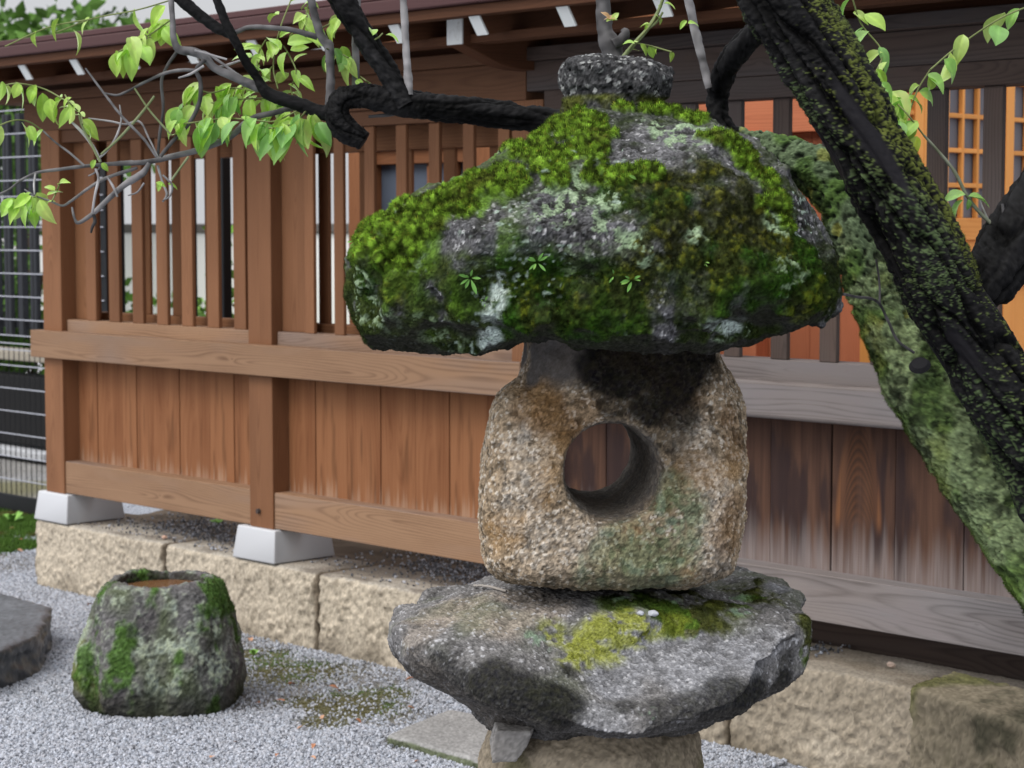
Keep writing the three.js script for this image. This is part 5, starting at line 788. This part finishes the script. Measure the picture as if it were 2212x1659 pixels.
// ---------------------------------------------------------------- the stone basin
{
  const BD = 5.9, BB = EYE.clone().addScaledVector(FH, BD).addScaledVector(RIGHT, (345 - 1106) / FPX * BD); BB.y = 0;
  const loc = (x, y) => { const d = ray(x, y), o = EYE.clone().sub(BB), t = -o.dot(LZ) / d.dot(LZ), p = o.addScaledVector(d, t); return [p.dot(RIGHT), p.y]; };
  const t = thing('stone_basin', 'mossy boulder hollowed into a water basin, standing on the gravel left of the lantern', 'stone basin', BB.toArray(), TURN);
  const row = table([[1222, 282, 420], [1240, 244, 462], [1262, 226, 480], [1290, 216, 492], [1330, 204, 503], [1380, 181, 513], [1438, 166, 519], [1480, 168, 518], [1510, 186, 512], [1535, 200, 505], [1600, 230, 490]].map(([y, l, r]) => { const a = loc(l, y), b = loc(r, y); return [a[1], a[0], b[0]]; }));
  const rim = loc(345, 1246)[1], wc = [loc(350, 1248)[0], 0.0];
  const f = (x, y, z) => {
    const [l, r] = row(y), c = (l + r) / 2, a = (r - l) / 2, b = a * 0.97; let d = (Math.pow(Math.abs((x - c) / a) ** 2.7 + Math.abs(z / b) ** 2.7, 1 / 2.7) - 1) * b;
    d = smax(d, y - rim - 0.004 * vn(x * 9, 1, z * 9), 0.04); const e = 0.006 * vn(x * 40, y * 40, z * 40);
    const up = sst(rim - 0.12, rim - 0.02, y); d += (0.03 * fbm(x * 7 + 1, y * 5, z * 7, 3) + 0.02 * (Math.abs(vn(x * 6 + 4, y * 4, z * 6)) - 0.25)) * (1 - 0.8 * up) + 0.006 * vn(x * 26, y * 26, z * 26) * (1 - 0.5 * up);
    d = smax(d, -ell(x, y, z, [-0.185, 0.14, 0.22], [0.03, 0.2, 0.07]), 0.04); d = smax(d, -ell(x, y, z, [0.02, 0.1, 0.26], [0.03, 0.22, 0.045]), 0.04);
    const bowl = Math.max(Math.hypot((x - wc[0]) / 1.0, (z - 0.0) / 0.98) - 0.128 + e, rim - 0.1 - y); return smax(d, -bowl, 0.014);
  };
  const g = surfaceNets(f, [-0.33, -0.04, -0.3], [0.31, rim + 0.04, 0.32], 0.0052, 1.6);
  paint(g, (x, y, z, nx, ny, nz, o) => {
    const w = fbm(x * 13, y * 13, z * 13, 3), g1 = vn(x * 120, y * 120, z * 120), g2 = vn(x * 60, y * 60, z * 60), s2 = fbm(x * 8 + 7, y * 5, z * 8, 3), c = o.c, l = 0.10 * (1 + 0.5 * g1 + 0.5 * w); o.j = 0.7; o.rd = 0.002; c[0] = l * 1.02; c[1] = l; c[2] = l;
    mixc(c, [0.085, 0.105, 0.055], 0.8 * sst(-0.1, 0.3, s2 + 0.3 * (0.2 - y))); mixc(c, [0.13, 0.15, 0.045], 0.8 * sst(-0.14, -0.2, x + 0.1 * w) * sst(0.3, 0.2, y));
    mixc(c, [0.27 + 0.05 * g1, 0.31 + 0.05 * g1, 0.25], 0.8 * sst(0.02, 0.3, fbm(x * 30, y * 24, z * 30 + 3, 4) + 0.25 * g1 + 0.06) * sst(0.0, 0.12, y)); mixc(c, [0.11, 0.1, 0.105], 0.7 * sst(0.18, 0.3, fbm(x * 9, y * 9 + 8, z * 9, 2)) + 0.6 * sst(rim - 0.02, rim - 0.003, y) * sst(0.3, 0.8, ny));
    const ms = sst(0.1, 0.36, fbm(x * 13 + 3, y * 6, z * 13, 4) + 0.1 * sst(0.1, 0.3, y) + 0.15 * g2); mixc(c, [0.07, 0.15, 0.025], 0.85 * ms); mixc(c, [0.035, 0.035, 0.025], 0.8 * sst(0.10, 0.0, y + 0.05 * w) + 0.45 * sst(0.1, -0.4, nx + 0.5 * w) * 0);
    if (Math.hypot(x - wc[0], z) < 0.128 && y < rim) mixc(c, [0.045, 0.042, 0.038], 0.8); o.m = ms; o.d = 0.003 * g1 + 0.003 * g2 + 0.002 * ms;
  });
  const st = part('bowl', g, stoneMat, t); tufts('moss', g, st, 5000, 0.008, 1.2, 0.5);
  const w = new THREE.CircleGeometry(0.135, 40); w.rotateX(-Math.PI / 2); w.translate(wc[0], rim - 0.03, 0);
  part('water', w, new THREE.MeshPhysicalMaterial({ color: lin(0.17, 0.085, 0.04), roughness: 0.06, ior: 1.33, specularIntensity: 1 }), t);
}

// ---------------------------------------------------------------- flat stones cut to an outline
function polyStone(name, label, cat, px, y0, y1, rough, h, color, extra) {
  const P = px.map(([x, y]) => { const p = onPlane(x, y, 'y', y1); return [p.x, p.z]; }), c = P.reduce((a, b) => [a[0] + b[0] / P.length, a[1] + b[1] / P.length], [0, 0]), Q = P.map(([x, z]) => [x - c[0], z - c[1]]);
  const t = thing(name, label, cat, [c[0], y0, c[1]]);
  const poly = (x, z) => { let d = 1e9, s = 1; for (let i = 0, j = Q.length - 1; i < Q.length; j = i++) { const [ax, az] = Q[j], [bx, bz] = Q[i], ex = bx - ax, ez = bz - az, wx = x - ax, wz = z - az, k = clamp((wx * ex + wz * ez) / (ex * ex + ez * ez)), qx = wx - ex * k, qz = wz - ez * k; d = Math.min(d, qx * qx + qz * qz); const c1 = z >= az, c2 = z < bz, c3 = ex * wz > ez * wx; if ((c1 && c2 && c3) || (!c1 && !c2 && !c3)) s = -s; } return -s * Math.sqrt(d) * -1; };
  const H = y1 - y0, f = (x, y, z) => { const side = rough * (vn(x * 14, y * 30, z * 14) + 0.6 * vn(x * 40, y * 60, z * 40)); return smax(poly(x, z) + side - 0.12 * Math.min(0, y - H) * 0, Math.max(y - H + 0.12 * rough * vn(x * 9, 1, z * 9), -y - 0.02), 0.015); };
  const xs = Q.map((q) => q[0]), zs = Q.map((q) => q[1]); const g = surfaceNets(f, [Math.min(...xs) - 0.04, -0.04, Math.min(...zs) - 0.04], [Math.max(...xs) + 0.04, H + 0.04, Math.max(...zs) + 0.04], h, 1.5);
  paint(g, color); const s = part('stone', g, name === 'slate_slab' ? std({ vertexColors: true, roughness: 0.4, specularIntensity: 1 }) : stoneMat, t); if (extra) extra(t, g, s, Q, H); return t;
}
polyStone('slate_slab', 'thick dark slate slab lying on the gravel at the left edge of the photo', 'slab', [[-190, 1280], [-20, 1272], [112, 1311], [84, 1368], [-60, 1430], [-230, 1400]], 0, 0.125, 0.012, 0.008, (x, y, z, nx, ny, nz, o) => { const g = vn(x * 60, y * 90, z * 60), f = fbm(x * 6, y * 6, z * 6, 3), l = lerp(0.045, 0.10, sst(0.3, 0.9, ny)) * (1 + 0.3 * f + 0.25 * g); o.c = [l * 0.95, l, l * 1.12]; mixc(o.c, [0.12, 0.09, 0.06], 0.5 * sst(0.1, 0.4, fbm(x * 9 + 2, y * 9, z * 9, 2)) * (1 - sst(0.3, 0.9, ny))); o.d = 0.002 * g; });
polyStone('paving_stone', 'flat grey paving stone set in the gravel beside the foot of the lantern', 'paving stone', [[836, 1586], [968, 1530], [1240, 1580], [1085, 1656]], 0, 0.028, 0.004, 0.006, (x, y, z, nx, ny, nz, o) => { const g = vn(x * 130, y * 130, z * 130), l = 0.27 * (1 + 0.16 * g + 0.25 * fbm(x * 8, 3, z * 8, 3)); o.c = [l * 1.0, l * 0.98, l * 0.96]; o.d = 0.0012 * g; const e = sst(0.5, 0.2, ny); mixc(o.c, [0.08, 0.11, 0.03], 0.7 * e); o.m = e * 0.9; }, (t, g, s) => tufts('moss', g, s, 2500, 0.009, 1.3, 0.4));
polyStone('mossy_block', 'squared mossy block of stone standing at the bottom right corner beside the kerb', 'stone block', [[1966, 1480], [2062, 1448], [2360, 1520], [2290, 1590]], 0, 0.42, 0.006, 0.0075, (x, y, z, nx, ny, nz, o) => { const g = vn(x * 110, y * 110, z * 110), f = fbm(x * 6, y * 6, z * 6, 3), l = 1 + 0.25 * g + 0.3 * f; o.c = [0.22 * l, 0.185 * l, 0.13 * l]; const m = sst(0.0, 0.3, fbm(x * 5 + 3, y * 4, z * 5, 3) + 0.05); mixc(o.c, [0.10 * l, 0.105 * l, 0.03], 0.75 * m); mixc(o.c, [0.03, 0.032, 0.02], 0.7 * sst(0.1, 0.35, fbm(x * 8, y * 8 + 4, z * 8, 3))); o.m = 0.6 * m * sst(0.1, 0.4, f + 0.2); o.d = 0.003 * g + 0.003 * f; }, (t, g, s) => tufts('moss', g, s, 9000, 0.006, 1.2, 0.3));

// ---------------------------------------------------------------- small plants rooted in the lantern
const fernMats = [std({ color: lin(0.12, 0.27, 0.06), side: THREE.DoubleSide, roughness: 0.5 }), std({ color: lin(0.22, 0.42, 0.09), side: THREE.DoubleSide, roughness: 0.5 })];
const bladeGeo = (w, bend) => { const pos = [], idx = [], R = 6; for (let i = 0; i <= R; i++) { const t = i / R, h = w * Math.pow(Math.sin(Math.PI * Math.pow(t, 1.15) * 0.97 + 0.04), 0.9); for (const u of [-1, 0, 1]) pos.push(u * h, t * (1 - 0.25 * bend * t), 0.28 * t - bend * t * t * 0.55 + Math.abs(u) * h * 0.35); if (i < R) for (const j of [0, 1]) { const a = i * 3 + j; idx.push(a, a + 1, a + 3, a + 1, a + 4, a + 3); } } const g = new THREE.BufferGeometry(); g.setAttribute('position', new THREE.Float32BufferAttribute(pos, 3)); g.setIndex(idx); g.computeVertexNormals(); return g; };
const blades = [bladeGeo(0.115, 0.3), bladeGeo(0.135, 0.7), bladeGeo(0.10, 0.5)];
function fern(label, x, y, n, px, pale = 0, off = null) {
  const h = hitLocal(roofField, x, y), w = off ? at(x, y, off) : toWorld(h), t = thing('fern_sprig', label, 'small fern', w.toArray(), TURN, 'small ferns on the roof stone');
  t.position.addScaledVector(LZ, 0.004);
  for (let k = 0; k < n; k++) {
    const a = (k + rr(-0.3, 1.3)) / n * 5.2 - 2.6 + 1.5 * Math.sin(x * 1.7), dir = V3(Math.sin(a), Math.cos(a) * 0.8 - 0.25, rr(0.2, 0.8)).normalize(), L = px * PX * rr(0.45, 1.15), z = V3(0, 0.3, 1).addScaledVector(dir, -V3(0, 0.3, 1).dot(dir)).normalize();
    const m = part('leaf', blades[k % 3], fernMats[rnd() < 0.3 + pale ? 1 : 0], t); m.quaternion.setFromRotationMatrix(new THREE.Matrix4().makeBasis(dir.clone().cross(z), dir, z)); m.scale.set(L, L, L); m.position.set(dir.x * 0.003, dir.y * 0.003, 0);
  }
}
fern('small fern of narrow leaves just left of the white lichen streak on the roof stone', 1016, 600, 7, 30); fern('small fern in the dark hollow at the middle of the roof stone', 1160, 566, 7, 28);
fern('bright little fern right of the middle of the roof stone, under the pale lichen', 1366, 604, 6, 27, 0.3); fern('tiny two leaved sprout above the bright little fern', 1326, 594, 3, 16); fern('tiny sprout below the fern beside the white lichen streak', 1046, 652, 3, 15, 0.4);
fern('thin pale blades of grass growing on the bare grey top of the roof stone', 1378, 390, 3, 30, 0.6); fern('tiny pale sprout low on the right of the roof stone', 1520, 566, 4, 10, 0.6); fern('little leaves sticking out at the left tip of the roof stone', 762, 598, 3, 22, 0.5, 3.5); fern('small blades sticking out at the upper left tip of the roof stone', 765, 522, 3, 18, 0.6, 3.5);

// things that lie on the platform
{
  const a = hitLocal(slabField, 1025, 1270), b = hitLocal(slabField, 1060, 1273), c = hitLocal(slabField, 1094, 1282), L = (p) => toWorld(p).add(V3(0, 0.004, 0));
  const w = toWorld(b), t = thing('dry_twig', 'pale dry twig lying on the platform at the left foot of the light chamber', 'twig', w.toArray());
  const g = new THREE.TubeGeometry(new THREE.CatmullRomCurve3([a, b, c].map((p) => L(p).sub(w))), 16, 0.0023, 6); const P = g.attributes.position; for (let i = 0; i < P.count; i++) P.setY(i, P.getY(i) + 0.0012 * vn(P.getX(i) * 200, 1, P.getZ(i) * 200)); part('stick', g, std({ color: lin(0.36, 0.33, 0.30) }), t);
  const peb = (label, x, y, s, f, w2) => { const g2 = new THREE.IcosahedronGeometry(1, 3), Q = g2.attributes.position; for (let i = 0; i < Q.count; i++) { const k = 1 + 0.2 * vn(Q.getX(i) * 2 + x, Q.getY(i) * 2, Q.getZ(i) * 2); Q.setXYZ(i, Q.getX(i) * k * 1.3, Q.getY(i) * k * 0.75, Q.getZ(i) * k); } g2.computeVertexNormals(); g2.scale(s, s, s); const m = part('pebble', g2, std({ color: lin(...w2), roughness: 0.7 }), scene); m.position.copy(f); m.position.y += s * 0.5; tag(m, label, 'pebble'); };
  peb('larger of two pale pebbles on the mossy platform under the round hole', 1411, 1330, 0.0075, toWorld(hitLocal(slabField, 1411, 1330)), [0.5, 0.53, 0.58]); peb('smaller of two pale pebbles on the mossy platform under the round hole', 1384, 1328, 0.0052, toWorld(hitLocal(slabField, 1384, 1328)), [0.48, 0.5, 0.55]);
  peb('pinkish pebble on top of the kerb between the two granite blocks', 355, 1162, 0.009, onPlane(355, 1163, 'y', 0.262), [0.55, 0.36, 0.28]); peb('pale pinkish pebble on the kerb at the right, beside the mossy block', 1925, 1438, 0.0095, onPlane(1925, 1440, 'y', 0.262), [0.6, 0.46, 0.38]);
}
// fallen leaves
{
  const mats = [std({ color: lin(0.44, 0.2, 0.11), side: THREE.DoubleSide }), std({ color: lin(0.5, 0.29, 0.19), side: THREE.DoubleSide }), std({ color: lin(0.28, 0.12, 0.06), side: THREE.DoubleSide })];
  const L = [[733, 1493, 0.045, 1], [540, 1381, 0.035], [623, 1481, 0.032], [615, 1517, 0.034], [654, 1572, 0.026], [768, 1557, 0.026], [193, 1306, 0.042], [35, 1190, 0.04], [20, 1142, 0.05], [47, 1168, 0.035], [670, 1639, 0.025], [508, 1605, 0.022], [678, 1610, 0.028], [880, 1530, 0.035], [905, 1646, 0.035], [897, 1468, 0.04], [700, 1548, 0.024], [560, 1522, 0.025], [600, 1632, 0.02], [455, 1640, 0.025]];
  const where = ['', 'by the weed at the foot of the kerb', 'on the mossy patch nearest the stone basin', 'right of the foot of the stone basin', 'in front of the mossy patch, left of its right half', 'at the front edge of the right mossy patch', 'between the slate slab and the stone basin', 'on the grass left of the kerb, beside the weed', 'farthest back at the left edge of the photo', 'on the moss just left of the end of the kerb', 'at the bottom edge of the photo, left of the paving stone', 'in front of the stone basin at its right corner', 'halfway between the basin and the bottom edge of the photo', 'against the back corner of the paving stone', 'in front of the paving stone at the bottom edge', 'under the left tip of the lantern platform, by the kerb', 'in the middle of the right mossy patch', 'on bare gravel between basin and right mossy patch', 'at the bottom of the photo, well left of the paving stone', 'in the foreground gravel below the stone basin'];
  L.forEach(([x, y, s, up], i) => {
    const p = onPlane(x, y, 'y', 0.006), m = part('fallen_leaf', leafGeos[i % 8], mats[i % 3], scene); m.scale.set(s, s, s); m.position.copy(p); m.position.y = up ? 0.004 : 0.01;
    m.rotation.set(up ? -0.5 : -Math.PI / 2 + rr(-0.25, 0.25), rr(0, 6.28), up ? 0.2 : rr(-0.3, 0.3), 'YXZ');
    tag(m, up ? 'pinkish brown fallen leaf standing up on the mossy gravel right of the basin' : `small dry fallen leaf ${where[i]}`, 'fallen leaf', up ? undefined : 'fallen leaves on the gravel');
  });
}
// a weed at the foot of the kerb, another under the fence
function weed(label, p, n, s) {
  const t = thing('weed', label, 'weed', p.toArray(), TURN); for (let k = 0; k < n; k++) { const a = k * 2.4, dir = V3(Math.sin(a), rr(0.5, 1.2), Math.cos(a)).normalize(), z = V3(0, 1, 0.3).addScaledVector(dir, -V3(0, 1, 0.3).dot(dir)).normalize(), m = part('leaf', blades[k % 3], fernMats[1], t); m.quaternion.setFromRotationMatrix(new THREE.Matrix4().makeBasis(dir.clone().cross(z), dir, z)); const L = s * rr(0.6, 1.1); m.scale.set(L * 1.4, L, L); }
}
weed('small pale green weed growing in the gravel right behind the stone basin', onPlane(548, 1416, 'y', 0), 9, 0.036); weed('tiny green weed under the sill beside the middle granite block', onPlane(468, 1136, 'y', 0.25), 8, 0.05); weed('tufted green weed at the left end of the kerb', onPlane(28, 1130, 'y', 0), 12, 0.09);

renderer.render(scene, camera);
